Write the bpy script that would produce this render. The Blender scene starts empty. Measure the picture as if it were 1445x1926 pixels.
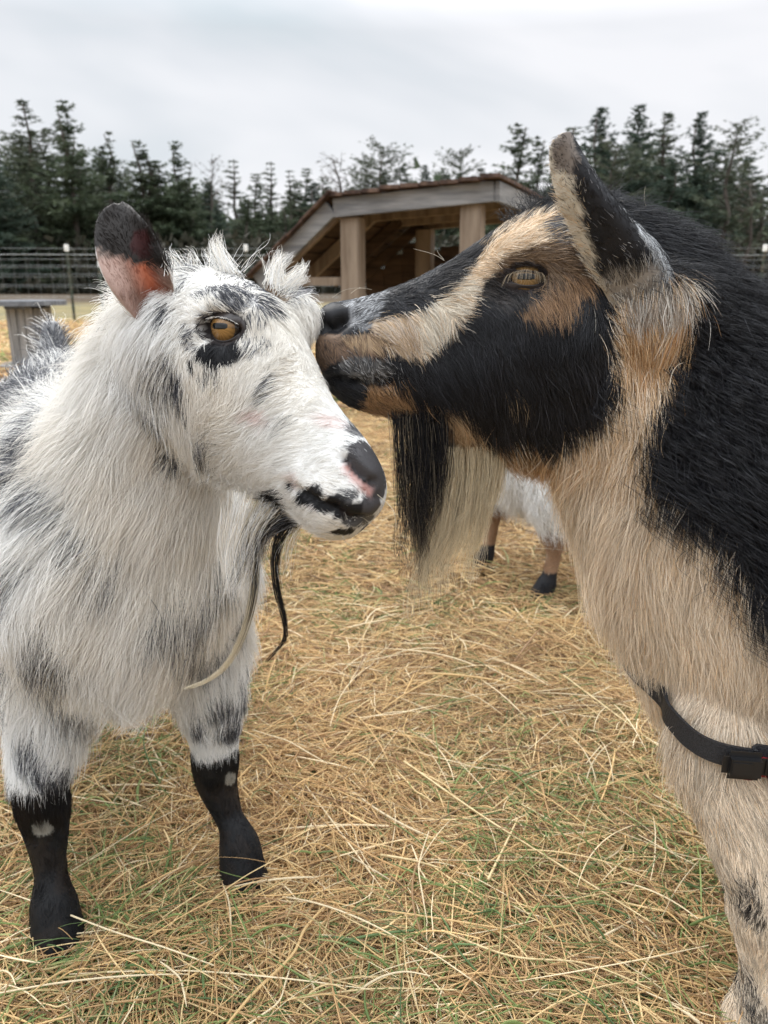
import bpy, bmesh, math, random
import numpy as np
from mathutils import Vector, Matrix
from mathutils.bvhtree import BVHTree
from mathutils.kdtree import KDTree

R = math.radians
sc = bpy.context.scene
COL = sc.collection
# ------------------------------------------------------------------ camera
H = 0.68; PITCH = R(16.3); F = 1483.0; PW, PH = 1445.0, 1926.0
cam_d = bpy.data.cameras.new("camera"); cam = bpy.data.objects.new("camera", cam_d); COL.objects.link(cam)
cam.location = (0, 0, H); cam.rotation_euler = (R(90) - PITCH, 0, 0)
cam_d.sensor_fit = 'VERTICAL'; cam_d.sensor_height = 24.0; cam_d.lens = F / PH * 24.0
cam_d.clip_start = 0.02; cam_d.clip_end = 2000
cam_d.dof.use_dof = True; cam_d.dof.focus_distance = 0.64; cam_d.dof.aperture_fstop = 7.5
sc.camera = cam
# ------------------------------------------------------------------ sky and sun
SUN_EL, SUN_AZ = R(52), R(-35)          # azimuth from +Y toward +X: light comes from behind on the left
w = bpy.data.worlds.new("World"); sc.world = w; w.use_nodes = True
nt = w.node_tree; nt.nodes.clear()
def N(nt, typ, **kw):
    n = nt.nodes.new(typ)
    for k, v in kw.items():
        if k == 'inp':
            for a, b in v.items(): n.inputs[a].default_value = b
        else: setattr(n, k, v)
    return n
out = N(nt, 'ShaderNodeOutputWorld'); bg = N(nt, 'ShaderNodeBackground', inp={'Strength': 0.1})
sky = N(nt, 'ShaderNodeTexSky'); sky.sky_type = 'NISHITA'; sky.sun_disc = False
sky.sun_elevation = SUN_EL; sky.sun_rotation = SUN_AZ
tc = N(nt, 'ShaderNodeTexCoord'); mp = N(nt, 'ShaderNodeMapping', inp={'Scale': (1.1, 1.1, 3.4), 'Rotation': (0.25, 0.3, 0.2)})
no = N(nt, 'ShaderNodeTexNoise', inp={'Scale': 1.35, 'Detail': 4.0, 'Roughness': 0.5, 'Distortion': 0.35})
cr = N(nt, 'ShaderNodeValToRGB'); e = cr.color_ramp.elements
e[0].position = 0.38; e[0].color = (5.7, 6.35, 6.75, 1); e[1].position = 0.63; e[1].color = (8.5, 8.5, 8.75, 1)
m1 = e = cr.color_ramp.elements.new(0.5); m1.color = (7.0, 7.25, 7.6, 1)
mx = N(nt, 'ShaderNodeMix', data_type='RGBA'); mx.inputs[0].default_value = 0.94
L = nt.links.new
L(tc.outputs['Generated'], mp.inputs[0]); L(mp.outputs[0], no.inputs['Vector']); L(no.outputs[0], cr.inputs[0])
# an overcast sky is brighter overhead than near the horizon
sx = N(nt, 'ShaderNodeSeparateXYZ'); L(tc.outputs['Generated'], sx.inputs[0]); mr = N(nt, 'ShaderNodeMapRange', inp={'From Min': 0.26, 'From Max': 1.0, 'To Min': 0.76, 'To Max': 3.9}); L(sx.outputs['Z'], mr.inputs['Value'])
vm = N(nt, 'ShaderNodeVectorMath', operation='SCALE'); L(mx.outputs[2], vm.inputs[0]); L(mr.outputs[0], vm.inputs['Scale'])
L(sky.outputs[0], mx.inputs[6]); L(cr.outputs[0], mx.inputs[7]); L(vm.outputs[0], bg.inputs[0]); L(bg.outputs[0], out.inputs[0])
sd = bpy.data.lights.new("sun", 'SUN'); sd.energy = 1.5; sd.angle = R(14); sd.color = (1, 0.95, 0.88)
so = bpy.data.objects.new("sun", sd); COL.objects.link(so)
sv = Vector((math.sin(SUN_AZ) * math.cos(SUN_EL), math.cos(SUN_AZ) * math.cos(SUN_EL), math.sin(SUN_EL)))
so.rotation_euler = sv.to_track_quat('Z', 'Y').to_euler()
sc.view_settings.view_transform = 'Standard'; sc.view_settings.look = 'None'
sc.view_settings.exposure = 0.58; sc.view_settings.gamma = 1.0
try:
    sc.cycles.max_bounces = 8; sc.cycles.diffuse_bounces = 4; sc.cycles.transparent_max_bounces = 6
    sc.cycles_curves.shape = 'RIBBONS'; sc.cycles_curves.subdivisions = 2
except Exception: pass

rng = np.random.default_rng(7)
random.seed(5)
RIGHT = np.array([1.0, 0, 0]); FWD = np.array([0, math.cos(PITCH), -math.sin(PITCH)]); UP = np.array([0, math.sin(PITCH), math.cos(PITCH)])
CAM = np.array([0, 0, H])
def ray(px, py): return FWD + RIGHT * (px - PW / 2) / F + UP * (PH / 2 - py) / F
def at(px, py, Y):
    d = ray(px, py); return CAM + d * (Y / d[1])
def ground(px, py, z=0.0):
    d = ray(px, py); return CAM + d * ((z - H) / d[2])

# ------------------------------------------------------------------ generic helpers
def mat(name, color=(0.5, 0.5, 0.5), rough=0.6, spec=0.5, noise=None, attr=None, bump=0.0, coat=0.0, metal=0.0, trans=0.0):
    """noise = (scale vec3, colour2, detail, low, high)"""
    m = bpy.data.materials.new(name); m.use_nodes = True; t = m.node_tree; b = t.nodes['Principled BSDF']
    b.inputs['Base Color'].default_value = (*color, 1); b.inputs['Roughness'].default_value = rough
    b.inputs['Specular IOR Level'].default_value = spec; b.inputs['Coat Weight'].default_value = coat; b.inputs['Metallic'].default_value = metal
    if attr:
        a = N(t, 'ShaderNodeAttribute', attribute_name=attr); t.links.new(a.outputs['Color'], b.inputs['Base Color'])
    if noise:
        s, c2, det, lo, hi = noise
        tc = N(t, 'ShaderNodeTexCoord'); mp = N(t, 'ShaderNodeMapping', inp={'Scale': s}); no = N(t, 'ShaderNodeTexNoise', inp={'Scale': 1.0, 'Detail': det, 'Roughness': 0.62})
        cr = N(t, 'ShaderNodeValToRGB'); cr.color_ramp.elements[0].position = lo; cr.color_ramp.elements[1].position = hi
        cr.color_ramp.elements[0].color = (*color, 1); cr.color_ramp.elements[1].color = (*c2, 1)
        t.links.new(tc.outputs['Object'], mp.inputs[0]); t.links.new(mp.outputs[0], no.inputs['Vector']); t.links.new(no.outputs[0], cr.inputs[0])
        t.links.new(cr.outputs[0], b.inputs['Base Color'])
        if bump:
            bp = N(t, 'ShaderNodeBump', inp={'Strength': bump, 'Distance': 0.01}); t.links.new(no.outputs[0], bp.inputs['Height']); t.links.new(bp.outputs[0], b.inputs['Normal'])
    if trans:
        o = t.nodes['Material Output']; tr = N(t, 'ShaderNodeBsdfTranslucent'); ms = N(t, 'ShaderNodeMixShader', inp={0: trans})
        src = b.inputs['Base Color'].links[0].from_socket if b.inputs['Base Color'].links else None
        if src: t.links.new(src, tr.inputs[0])
        else: tr.inputs[0].default_value = (*color, 1)
        t.links.new(b.outputs[0], ms.inputs[1]); t.links.new(tr.outputs[0], ms.inputs[2]); t.links.new(ms.outputs[0], o.inputs[0])
    return m

def tag(o, label=None, cat=None, group=None, kind=None):
    if label: o['label'] = label
    if cat: o['category'] = cat
    if group: o['group'] = group
    if kind: o['kind'] = kind
    return o
def empty(name, loc=(0, 0, 0), rz=0):
    o = bpy.data.objects.new(name, None); COL.objects.link(o); o.location = loc; o.rotation_euler = (0, 0, rz); o.empty_display_size = 0.1
    return o
def link(o, parent):
    COL.objects.link(o)
    if parent is not None:
        o.parent = parent; o.matrix_parent_inverse = Matrix.Translation(parent.location).inverted() if o.get('_w', 1) else Matrix()
    return o
def mesh_obj(name, V, Fc, m, parent=None, local=False, smooth=True, colors=None):
    me = bpy.data.meshes.new(name)
    V = np.asarray(V, dtype=float); Fc = [list(map(int, f)) for f in Fc] if not isinstance(Fc, np.ndarray) else Fc.tolist()
    me.from_pydata(V.tolist(), [], Fc); me.update()
    me.polygons.foreach_set('use_smooth', [smooth] * len(me.polygons))
    if colors is not None:
        a = me.color_attributes.new('col', 'FLOAT_COLOR', 'POINT')
        a.data.foreach_set('color', np.c_[colors, np.ones(len(V))].astype(np.float32).ravel())
    o = bpy.data.objects.new(name, me); me.materials.append(m); COL.objects.link(o)
    if parent is not None:
        o.parent = parent
        if not local: o.matrix_parent_inverse = (Matrix.Translation(parent.location) @ parent.rotation_euler.to_matrix().to_4x4()).inverted()
    return o
def curves_obj(name, P, rad, colr, m, parent=None):
    """P (n,k,3) strands, rad (n,k), colr (n,3) or (n,k,3)"""
    n, k, _ = P.shape
    c = bpy.data.hair_curves.new(name); c.add_curves([k] * n)
    c.position_data.foreach_set('vector', P.reshape(-1).astype(np.float32))
    r = c.attributes.new('radius', 'FLOAT', 'POINT') if 'radius' not in c.attributes else c.attributes['radius']
    r.data.foreach_set('value', np.ascontiguousarray(rad, dtype=np.float32).ravel())
    if colr.ndim == 2: colr = np.repeat(colr[:, None, :], k, 1)
    a = c.attributes.new('col', 'FLOAT_COLOR', 'POINT')
    a.data.foreach_set('color', np.concatenate([colr, np.ones((n, k, 1))], 2).astype(np.float32).ravel())
    c.materials.append(m)
    o = bpy.data.objects.new(name, c); COL.objects.link(o)
    if parent is not None:
        o.parent = parent; o.matrix_parent_inverse = (Matrix.Translation(parent.location) @ parent.rotation_euler.to_matrix().to_4x4()).inverted()
    return o
class MB:
    def __init__(s): s.V = []; s.F = []
    def add(s, V, Fc):
        b = len(s.V); s.V += [tuple(v) for v in V]; s.F += [[b + i for i in f] for f in Fc]
    def box(s, c, d, M=None, bev=0.0):
        c = Vector(c); M = M or Matrix.Identity(3)
        bm = bmesh.new(); bmesh.ops.create_cube(bm, size=1)
        for v in bm.verts: v.co = Vector((v.co.x * d[0], v.co.y * d[1], v.co.z * d[2]))
        if bev: bmesh.ops.bevel(bm, geom=list(bm.edges), offset=bev, segments=2, affect='EDGES')
        bm.verts.index_update(); s.add([c + M @ v.co for v in bm.verts], [[v.index for v in f.verts] for f in bm.faces]); bm.free()
    def beam(s, a, b, w_, h_, up=(0, 0, 1), bev=0.004):
        a, b = Vector(a), Vector(b); x = (b - a).normalized(); z = Vector(up); y = z.cross(x).normalized(); z = x.cross(y)
        M = Matrix((x, y, z)).transposed(); s.box((a + b) / 2, ((b - a).length, w_, h_), M, bev)
    def tube(s, pts, rads, n=8, cap=True):
        pts = [Vector(p) for p in pts]; k = len(pts); V = []
        up = Vector((0.13, 0.2, 1)).normalized()
        for i, p in enumerate(pts):
            t = (pts[min(i + 1, k - 1)] - pts[max(i - 1, 0)]).normalized(); a = t.cross(up)
            if a.length < 0.1: a = t.cross(Vector((1, 0, 0)))
            a.normalize(); b = t.cross(a)
            for j in range(n):
                q = 2 * math.pi * j / n; V.append(p + (a * math.cos(q) + b * math.sin(q)) * rads[i])
        Fc = [[i * n + j, i * n + (j + 1) % n, (i + 1) * n + (j + 1) % n, (i + 1) * n + j] for i in range(k - 1) for j in range(n)]
        if cap: Fc += [list(range(n))[::-1], [(k - 1) * n + j for j in range(n)]]
        s.add(V, Fc)
    def build(s, name, m, parent=None, local=False, smooth=False):
        return mesh_obj(name, s.V, s.F, m, parent, local, smooth)

def vnoise(p, scale, seed=0):
    """smooth value noise, p (n,3) -> (n,) in 0..1"""
    q = p * scale + seed * 17.31; i = np.floor(q).astype(np.int64); f = q - i; f = f * f * (3 - 2 * f); r = 0
    for dx in (0, 1):
        for dy in (0, 1):
            for dz in (0, 1):
                h = (i[:, 0] + dx) * 73856093 ^ (i[:, 1] + dy) * 19349663 ^ (i[:, 2] + dz) * 83492791 ^ (seed * 2654435761)
                h = (h ^ (h >> 13)) * 1274126177; h = (h ^ (h >> 16)) & 0xffff
                wgt = (f[:, 0] if dx else 1 - f[:, 0]) * (f[:, 1] if dy else 1 - f[:, 1]) * (f[:, 2] if dz else 1 - f[:, 2])
                r = r + wgt * (h / 65535.0)
    return r
def fbm(p, scale, seed=0): return 0.6 * vnoise(p, scale, seed) + 0.28 * vnoise(p, scale * 2.1, seed + 1) + 0.12 * vnoise(p, scale * 4.3, seed + 2)
def norm(v): return v / np.maximum(np.linalg.norm(v, axis=-1, keepdims=True), 1e-9)
def in_poly(x, y, poly):
    poly = np.asarray(poly); c = np.zeros(len(x), bool); j = len(poly) - 1
    for i in range(len(poly)):
        xi, yi = poly[i]; xj, yj = poly[j]
        if yi != yj: c ^= ((yi > y) != (yj > y)) & (x < (xj - xi) * (y - yi) / (yj - yi) + xi)
        j = i
    return c
def cr_interp(S, n):
    """Catmull-Rom resample rows of S (k,d) to about n rows per span"""
    S = np.asarray(S, float); k = len(S); o = []
    for i in range(k - 1):
        p0, p1, p2, p3 = S[max(i - 1, 0)], S[i], S[i + 1], S[min(i + 2, k - 1)]
        for t in np.arange(n) / n:
            o.append(0.5 * (2 * p1 + (p2 - p0) * t + (2 * p0 - 5 * p1 + 4 * p2 - p3) * t * t + (3 * p1 - p0 - 3 * p2 + p3) * t ** 3))
    o.append(S[-1]); return np.array(o)

# ------------------------------------------------------------------ solid building: lofts -> voxel union -> relax
def loft(top, bot, wid, lat, sub=3, n=28, p=0.8):
    """top, bot (k,3), wid (k,3) half widths low/mid/high, lat (k,3) or (3,) lateral unit vector"""
    top, bot, wid = np.asarray(top, float), np.asarray(bot, float), np.asarray(wid, float)
    lat = np.broadcast_to(np.asarray(lat, float), top.shape)
    S = cr_interp(np.c_[top, bot, wid, lat], sub); k = len(S); V = []
    T, B, W, A = S[:, :3], S[:, 3:6], np.maximum(S[:, 6:9], 0.001), norm(S[:, 9:12])
    a = np.arange(n) * 2 * np.pi / n; v = (np.sin(a) + 1) / 2; ca = np.cos(a); lt = np.sign(ca) * np.abs(ca) ** p
    for i in range(k):
        wv = W[i, 0] * (1 - v) ** 2 + 2 * (2 * W[i, 1] - 0.5 * (W[i, 0] + W[i, 2])) * v * (1 - v) + W[i, 2] * v * v
        V.append(B[i] + (T[i] - B[i]) * v[:, None] + A[i] * (lt * wv)[:, None])
    V = np.concatenate(V); c0 = V[:n].mean(0); c1 = V[-n:].mean(0); m = len(V)
    V = np.vstack([V, c0, c1])
    Fc = [[i * n + j, i * n + (j + 1) % n, (i + 1) * n + (j + 1) % n, (i + 1) * n + j] for i in range(k - 1) for j in range(n)]
    Fc += [[m, (j + 1) % n, j] for j in range(n)] + [[m + 1, (k - 1) * n + j, (k - 1) * n + (j + 1) % n] for j in range(n)]
    return V, Fc
def limb(st, lat=(1, 0, 0), sub=4, n=20):
    """st rows: x,y,z,r_forward,r_lateral ; round-ish limb running mostly along z"""
    S = cr_interp(st, sub); k = len(S); V = []; lat = np.asarray(lat, float)
    for i in range(k):
        t = norm(S[min(i + 1, k - 1), :3] - S[max(i - 1, 0), :3]); l = norm(lat - t * lat.dot(t)); f = np.cross(t, l)
        a = np.arange(n) * 2 * np.pi / n
        V.append(S[i, :3] + np.cos(a)[:, None] * l * S[i, 4] + np.sin(a)[:, None] * f * S[i, 3])
    V = np.concatenate(V); m = len(V); V = np.vstack([V, V[:n].mean(0), V[-n:].mean(0)])
    Fc = [[i * n + j, i * n + (j + 1) % n, (i + 1) * n + (j + 1) % n, (i + 1) * n + j] for i in range(k - 1) for j in range(n)]
    Fc += [[m, (j + 1) % n, j] for j in range(n)] + [[m + 1, (k - 1) * n + j, (k - 1) * n + (j + 1) % n] for j in range(n)]
    return V, Fc
def blob(c, r, axes=None):
    bm = bmesh.new(); bmesh.ops.create_icosphere(bm, subdivisions=3, radius=1); bm.verts.index_update()
    V = np.array([v.co[:] for v in bm.verts]) * np.asarray(r); Fc = [[v.index for v in f.verts] for f in bm.faces]; bm.free()
    if axes is not None: V = V @ np.asarray(axes)
    return V + np.asarray(c), Fc
def union(pieces, voxel, relax):
    V = []; Fc = []
    for v, f in pieces:
        b = sum(len(x) for x in V); V.append(np.asarray(v)); Fc += [[b + i for i in q] for q in f]
    me = bpy.data.meshes.new('tmp'); me.from_pydata(np.concatenate(V).tolist(), [], Fc)
    bm = bmesh.new(); bm.from_mesh(me); bmesh.ops.recalc_face_normals(bm, faces=bm.faces); bm.to_mesh(me); bm.free()
    o = bpy.data.objects.new('tmp', me); COL.objects.link(o); md = o.modifiers.new('r', 'REMESH'); md.mode = 'VOXEL'; md.voxel_size = voxel
    dg = bpy.context.evaluated_depsgraph_get(); dg.update(); m2 = bpy.data.meshes.new_from_object(o.evaluated_get(dg))
    V = np.zeros(len(m2.vertices) * 3); m2.vertices.foreach_get('co', V); V = V.reshape(-1, 3)
    E = np.zeros(len(m2.edges) * 2, dtype=np.int64); m2.edges.foreach_get('vertices', E); E = E.reshape(-1, 2)
    m2.calc_loop_triangles(); Q = [list(p.vertices) for p in m2.polygons]
    bpy.data.objects.remove(o); bpy.data.meshes.remove(me); bpy.data.meshes.remove(m2)
    return relaxed(V, E, relax), E, Q
def relaxed(V, E, it, w=None):
    n = len(V); deg = np.bincount(E.ravel(), minlength=n)[:, None]
    for k in range(it):
        S = np.stack([np.bincount(E[:, 0], V[E[:, 1], c], n) + np.bincount(E[:, 1], V[E[:, 0], c], n) for c in range(3)], 1) / np.maximum(deg, 1)
        s = 0.6 if k % 2 == 0 or it < 6 else 0.45
        V = V + (S - V) * (s if w is None else s * w[:, None])
    return V
def tris_of(Q):
    T = []
    for q in Q:
        for i in range(1, len(q) - 1): T.append((q[0], q[i], q[i + 1]))
    return np.array(T)
def vnormals(V, T):
    fn = np.cross(V[T[:, 1]] - V[T[:, 0]], V[T[:, 2]] - V[T[:, 0]]); o = np.zeros_like(V)
    for c in range(3):
        for k in range(3): o[:, c] += np.bincount(T[:, k], fn[:, c], len(V))
    return norm(o)
def seg_dist(P, a, b):
    ab = b - a; t = np.clip(((P - a) @ ab) / max(ab @ ab, 1e-12), 0, 1); return np.linalg.norm(P - a - t[:, None] * ab, axis=1)
def poly_dist(P, pts): return np.min([seg_dist(P, pts[i], pts[i + 1]) for i in range(len(pts) - 1)], axis=0)

class Skin:
    """a continuous body surface: answers ray hits, carves, scatters fur"""
    def __init__(s, pieces, voxel=0.004, relax=8):
        s.V, s.E, s.Q = union(pieces, voxel, relax); s.T = tris_of(s.Q); s.refresh()
    def refresh(s):
        s.N = vnormals(s.V, s.T); s.bvh = BVHTree.FromPolygons(s.V.tolist(), s.Q)
    def hit(s, px, py):
        d = ray(px, py); h = s.bvh.ray_cast(Vector(CAM), Vector(d).normalized())
        if h[0] is not None: return np.array(h[0])
        # just outside the outline: nearest surface point to the ray
        best = None
        dn = d / np.linalg.norm(d); rel = s.V - CAM; t = rel @ dn; dist = np.linalg.norm(rel - t[:, None] * dn, axis=1); return s.V[np.argmin(dist)].copy()
    def carve(s, pts, r, depth, power=2.0):
        pts = [np.asarray(p) for p in pts]; d = poly_dist(s.V, pts) if len(pts) > 1 else np.linalg.norm(s.V - pts[0], axis=1)
        s.V = s.V - s.N * (depth * np.exp(-(d / r) ** power))[:, None]
    def append(s, V, Fc):
        b = len(s.V); s.V = np.vstack([s.V, V]); s.Q = s.Q + [[b + i for i in f] for f in Fc]; s.T = tris_of(s.Q)

def ear_sheet(stations, n=9, thick=0.0028):
    """stations: rows of centre(3), edge vector half-width (3), cup normal depth (3). Closed thin leaf shape."""
    S = cr_interp(stations, 4); k = len(S); t = np.linspace(-1, 1, n)
    G = S[:, None, 0:3] + t[None, :, None] * S[:, None, 3:6] + (t[None, :, None] ** 2) * S[:, None, 6:9]
    du = np.gradient(G, axis=0); dv = np.gradient(G, axis=1); nn = norm(np.cross(du, dv)); th = thick * (1 - 0.75 * np.abs(t) ** 3)[None, :, None]
    A = G + nn * th; B = G - nn * th; V = np.concatenate([A.reshape(-1, 3), B.reshape(-1, 3)]); o = k * n; Fc = []
    for i in range(k - 1):
        for j in range(n - 1):
            a, b, c, d = i * n + j, i * n + j + 1, (i + 1) * n + j + 1, (i + 1) * n + j
            Fc += [[a, d, c, b], [o + a, o + b, o + c, o + d]]
        Fc += [[i * n, o + i * n, o + (i + 1) * n, (i + 1) * n], [i * n + n - 1, (i + 1) * n + n - 1, o + (i + 1) * n + n - 1, o + i * n + n - 1]]
    for j in range(n - 1):
        Fc += [[j, j + 1, o + j + 1, o + j], [(k - 1) * n + j, o + (k - 1) * n + j, o + (k - 1) * n + j + 1, (k - 1) * n + j + 1]]
    return V, Fc

class Guides:
    """comb field: nearest guides (3-D) blended; each has direction, length, lift"""
    def __init__(s, default): s.P = []; s.D = []; s.L = []; s.A = []; s.S = []; s.default = default
    def add(s, p, d, length, lift=0.35, sig=0.035): s.P.append(p); s.D.append(d); s.L.append(length); s.A.append(lift); s.S.append(sig)
    def img(s, skin, rows, mirror=None):
        for r in rows:
            px, py, dx, dy, ln, lf = r[:6]; sg = r[6] if len(r) > 6 else 0.03
            p = skin.hit(px, py); d = norm(RIGHT * dx - UP * dy); s.add(p, d, ln, lf, sg)
            if mirror: s.add(mirror(p, False), mirror(d, True), ln, lf, sg)
    def eval(s, P):
        G = np.array(s.P); D = np.array(s.D); Ln = np.array(s.L); A = np.array(s.A); S = np.array(s.S)
        oD = np.zeros_like(P); oL = np.zeros(len(P)); oA = np.zeros(len(P))
        dd, dl, da = s.default(P)
        for c in range(0, len(P), 20000):
            q = P[c:c + 20000]; d2 = ((q[:, None, :] - G[None]) ** 2).sum(2); w_ = np.exp(-d2 / (2 * S ** 2)); w0 = 0.004
            W = w_.sum(1) + w0
            oD[c:c + 20000] = (w_ @ D + w0 * dd[c:c + 20000]) / W[:, None]; oL[c:c + 20000] = (w_ @ Ln + w0 * dl[c:c + 20000]) / W
            oA[c:c + 20000] = (w_ @ A + w0 * da[c:c + 20000]) / W
        return norm(oD), oL, oA

def scatter(V, T, density, dmax):
    """density(P,N)->per m2"""
    a = V[T[:, 0]]; b = V[T[:, 1]]; c = V[T[:, 2]]; cr_ = np.cross(b - a, c - a); ar = np.linalg.norm(cr_, axis=1) / 2
    n = rng.poisson(ar * dmax); idx = np.repeat(np.arange(len(T)), n)
    u, v = rng.random(len(idx)), rng.random(len(idx)); f = u + v > 1; u[f] = 1 - u[f]; v[f] = 1 - v[f]
    P = a[idx] + (b - a)[idx] * u[:, None] + (c - a)[idx] * v[:, None]; return P, idx, u, v
def grow(skin, guides, density, dmax, colorf, k=6, r0=0.00022, clump=0.6, csize=0.006, wave=0.06, djit=0.22, ljit=0.25, rmul=None, curl=0.0):
    VN = vnormals(skin.V, skin.T)
    P, idx, u, v = scatter(skin.V, skin.T, density, dmax); T = skin.T[idx]
    Nn = norm(VN[T[:, 0]] * (1 - u - v)[:, None] + VN[T[:, 1]] * u[:, None] + VN[T[:, 2]] * v[:, None])
    D = density(P, Nn) / dmax; keep = rng.random(len(P)) < D; P, Nn = P[keep], Nn[keep]; n = len(P)
    d, ln, lf = guides.eval(P)
    # slow turbulence of the comb direction
    turb = np.stack([fbm(P, 32, 11) - .5, fbm(P, 32, 12) - .5, fbm(P, 32, 13) - .5], 1) * 1.25 + np.stack([fbm(P, 110, 14) - .5, fbm(P, 110, 15) - .5, fbm(P, 110, 16) - .5], 1) * .8
    d = norm(d + turb + rng.normal(0, djit, (n, 3))); d = norm(d - Nn * (d * Nn).sum(1)[:, None])
    ln = ln * np.exp(rng.normal(0, ljit, n)); lf = lf * (0.6 + 0.8 * rng.random(n))
    lf = lf * (0.45 + 0.55 * fbm(P, 60, 21) + .65 * fbm(P, 22, 22)); ln = ln * (.78 + .44 * fbm(P, 28, 23))
    t = np.linspace(0, 1, k)[None, :, None]; lfn = lf[:, None, None]
    grav = np.array([0, 0, -1.0])
    X = P[:, None, :] + ln[:, None, None] * (d[:, None, :] * (t * np.sqrt(np.maximum(1 - lfn ** 2, .1))) + Nn[:, None, :] * lfn * (t * (1 - 0.42 * t)) + grav * (0.10 * t * t))
    side = np.cross(d, Nn); ph = rng.random(n)[:, None, None] * 6.28; fr = (3 + 3 * rng.random(n))[:, None, None]
    X = X + side[:, None, :] * np.sin(t * fr + ph) * t * (ln * wave)[:, None, None]
    for cs, amt in ((csize, clump), (csize * 3.0, clump * 0.60), (csize * 7, clump * .35)):
        ng = max(3, int(n / max(2, (dmax * cs * cs)))); gi = rng.choice(n, min(ng, n), replace=False)
        kd = KDTree(len(gi))
        for i, g in enumerate(gi): kd.insert(P[g], i)
        kd.balance(); near = np.array([gi[kd.find(p)[1]] for p in P.tolist()])
        dd = np.linalg.norm(P[near] - P, axis=1); wgt = amt * np.exp(-(dd / (cs * 2.2)) ** 2) * (0.5 + 0.5 * rng.random(n))
        wt = wgt[:, None, None] * t ** 1.4
        rel = X[near] - X[near][:, :1] + P[near][:, None, :]; s_ = (ln / ln[near]).clip(0.3, 1.3)[:, None, None]
        tgt = P[near][:, None, :] + (rel - P[near][:, None, :]) * s_
        X = X * (1 - wt) + tgt * wt
    if curl:
        ph = fbm(P, 70, 31)[:, None, None] * 25; X = X + (side[:, None, :] * np.sin(t * 7 + ph) + Nn[:, None, :] * np.cos(t * 7 + ph)) * t * (ln * curl)[:, None, None]
    C = colorf(P + d * (ln * .5)[:, None], Nn)      # the coat pattern is read half way along each hair
    rr = r0 * (0.7 + 0.6 * rng.random(n)); rr = rr * (rmul(P) if rmul else 1)
    rad = rr[:, None] * np.linspace(1, 0.12, k)[None, :] ** 0.8
    return X, rad, C

# ================================================================== BLACK AND TAN GOAT: body surface
YB = 0.665
def bp(px, py): return at(px, py, YB)
def prof(rows, lat=(0, 1, 0)):
    T = [bp(r[0], r[1]) for r in rows]; B = [bp(r[2], r[3]) for r in rows]; Wd = [r[4:7] for r in rows]
    return loft(T, B, Wd, lat)
head_rows = [
    (598, 596, 594, 664, .006, .010, .008), (606, 572, 600, 700, .016, .021, .017), (640, 566, 622, 738, .022, .029, .023),
    (690, 556, 664, 768, .024, .033, .023), (750, 536, 730, 782, .023, .034, .022), (820, 505, 800, 800, .024, .038, .024),
    (890, 464, 880, 830, .026, .045, .032), (950, 425, 950, 856, .030, .054, .047), (1010, 388, 1020, 868, .034, .058, .055),
    (1070, 370, 1090, 862, .038, .056, .044), (1125, 372, 1150, 830, .040, .053, .040), (1180, 392, 1190, 760, .030, .045, .030), (1215, 430, 1215, 680, .014, .024, .014)]
neck_rows = [
    (1110, 396, 1010, 820, .028, .044, .034), (1190, 405, 1052, 905, .034, .056, .042), (1270, 432, 1095, 1005, .040, .066, .046),
    (1345, 485, 1125, 1100, .048, .078, .050), (1420, 560, 1178, 1200, .058, .094, .058), (1510, 625, 1226, 1290, .068, .110, .068),
    (1630, 672, 1280, 1375, .070, .122, .080), (1760, 690, 1340, 1415, .070, .120, .080)]
def wp(x, y, z): return np.array([x, y, z])
bt = [(.34, .60, .33, .08, .125, .08), (.46, .60, .275, .09, .14, .09), (.62, .59, .26, .10, .155, .10), (.80, .59, .27, .10, .155, .10), (.95, .59, .31, .09, .13, .09), (1.05, .56, .38, .05, .08, .05)]
b_trunk = loft([wp(r[0], YB, r[1]) for r in bt], [wp(r[0], YB, r[2]) for r in bt], [r[3:6] for r in bt], (0, 1, 0))
b_leg_n = limb([(.350, .640, .42, .075, .034), (.325, .622, .35, .068, .038), (.306, .600, .285, .054, .036), (.315, .578, .225, .038, .030), (.328, .567, .18, .030, .027), (.330, .566, .155, .029, .027), (.337, .566, .12, .024, .022),
                (.345, .567, .085, .023, .021), (.348, .566, .055, .027, .025), (.344, .565, .03, .027, .025), (.338, .565, .004, .030, .027)], (0, 1, 0))
def shift(vf, d): return (np.asarray(vf[0]) + np.asarray(d), vf[1])
b_leg_f = shift(b_leg_n, (.13, .17, 0))
b_hind = limb([(.93, .60, .48, .12, .05), (.92, .59, .38, .10, .05), (.90, .585, .30, .06, .035), (.93, .58, .23, .034, .024), (.955, .58, .195, .028, .022), (.945, .58, .12, .02, .018), (.935, .58, .06, .024, .022), (.925, .58, .003, .028, .025)], (0, 1, 0))
b_tail = limb([(1.04, YB, .54, .02, .03), (1.08, YB, .60, .018, .026), (1.09, YB, .66, .01, .012)], (0, 1, 0))
BG = Skin([prof(head_rows), prof(neck_rows), b_trunk, b_leg_n, b_leg_f, b_hind, shift(b_hind, (0, .17, 0)), b_tail, blob(at(1238, 588, YB - .052), (.036, .024, .036)), blob(at(1238, 588, YB - .052) * np.array([1, 0, 1]) + np.array([0, YB + .052, 0]), (.036, .024, .036))], 0.0031, 12)
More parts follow.
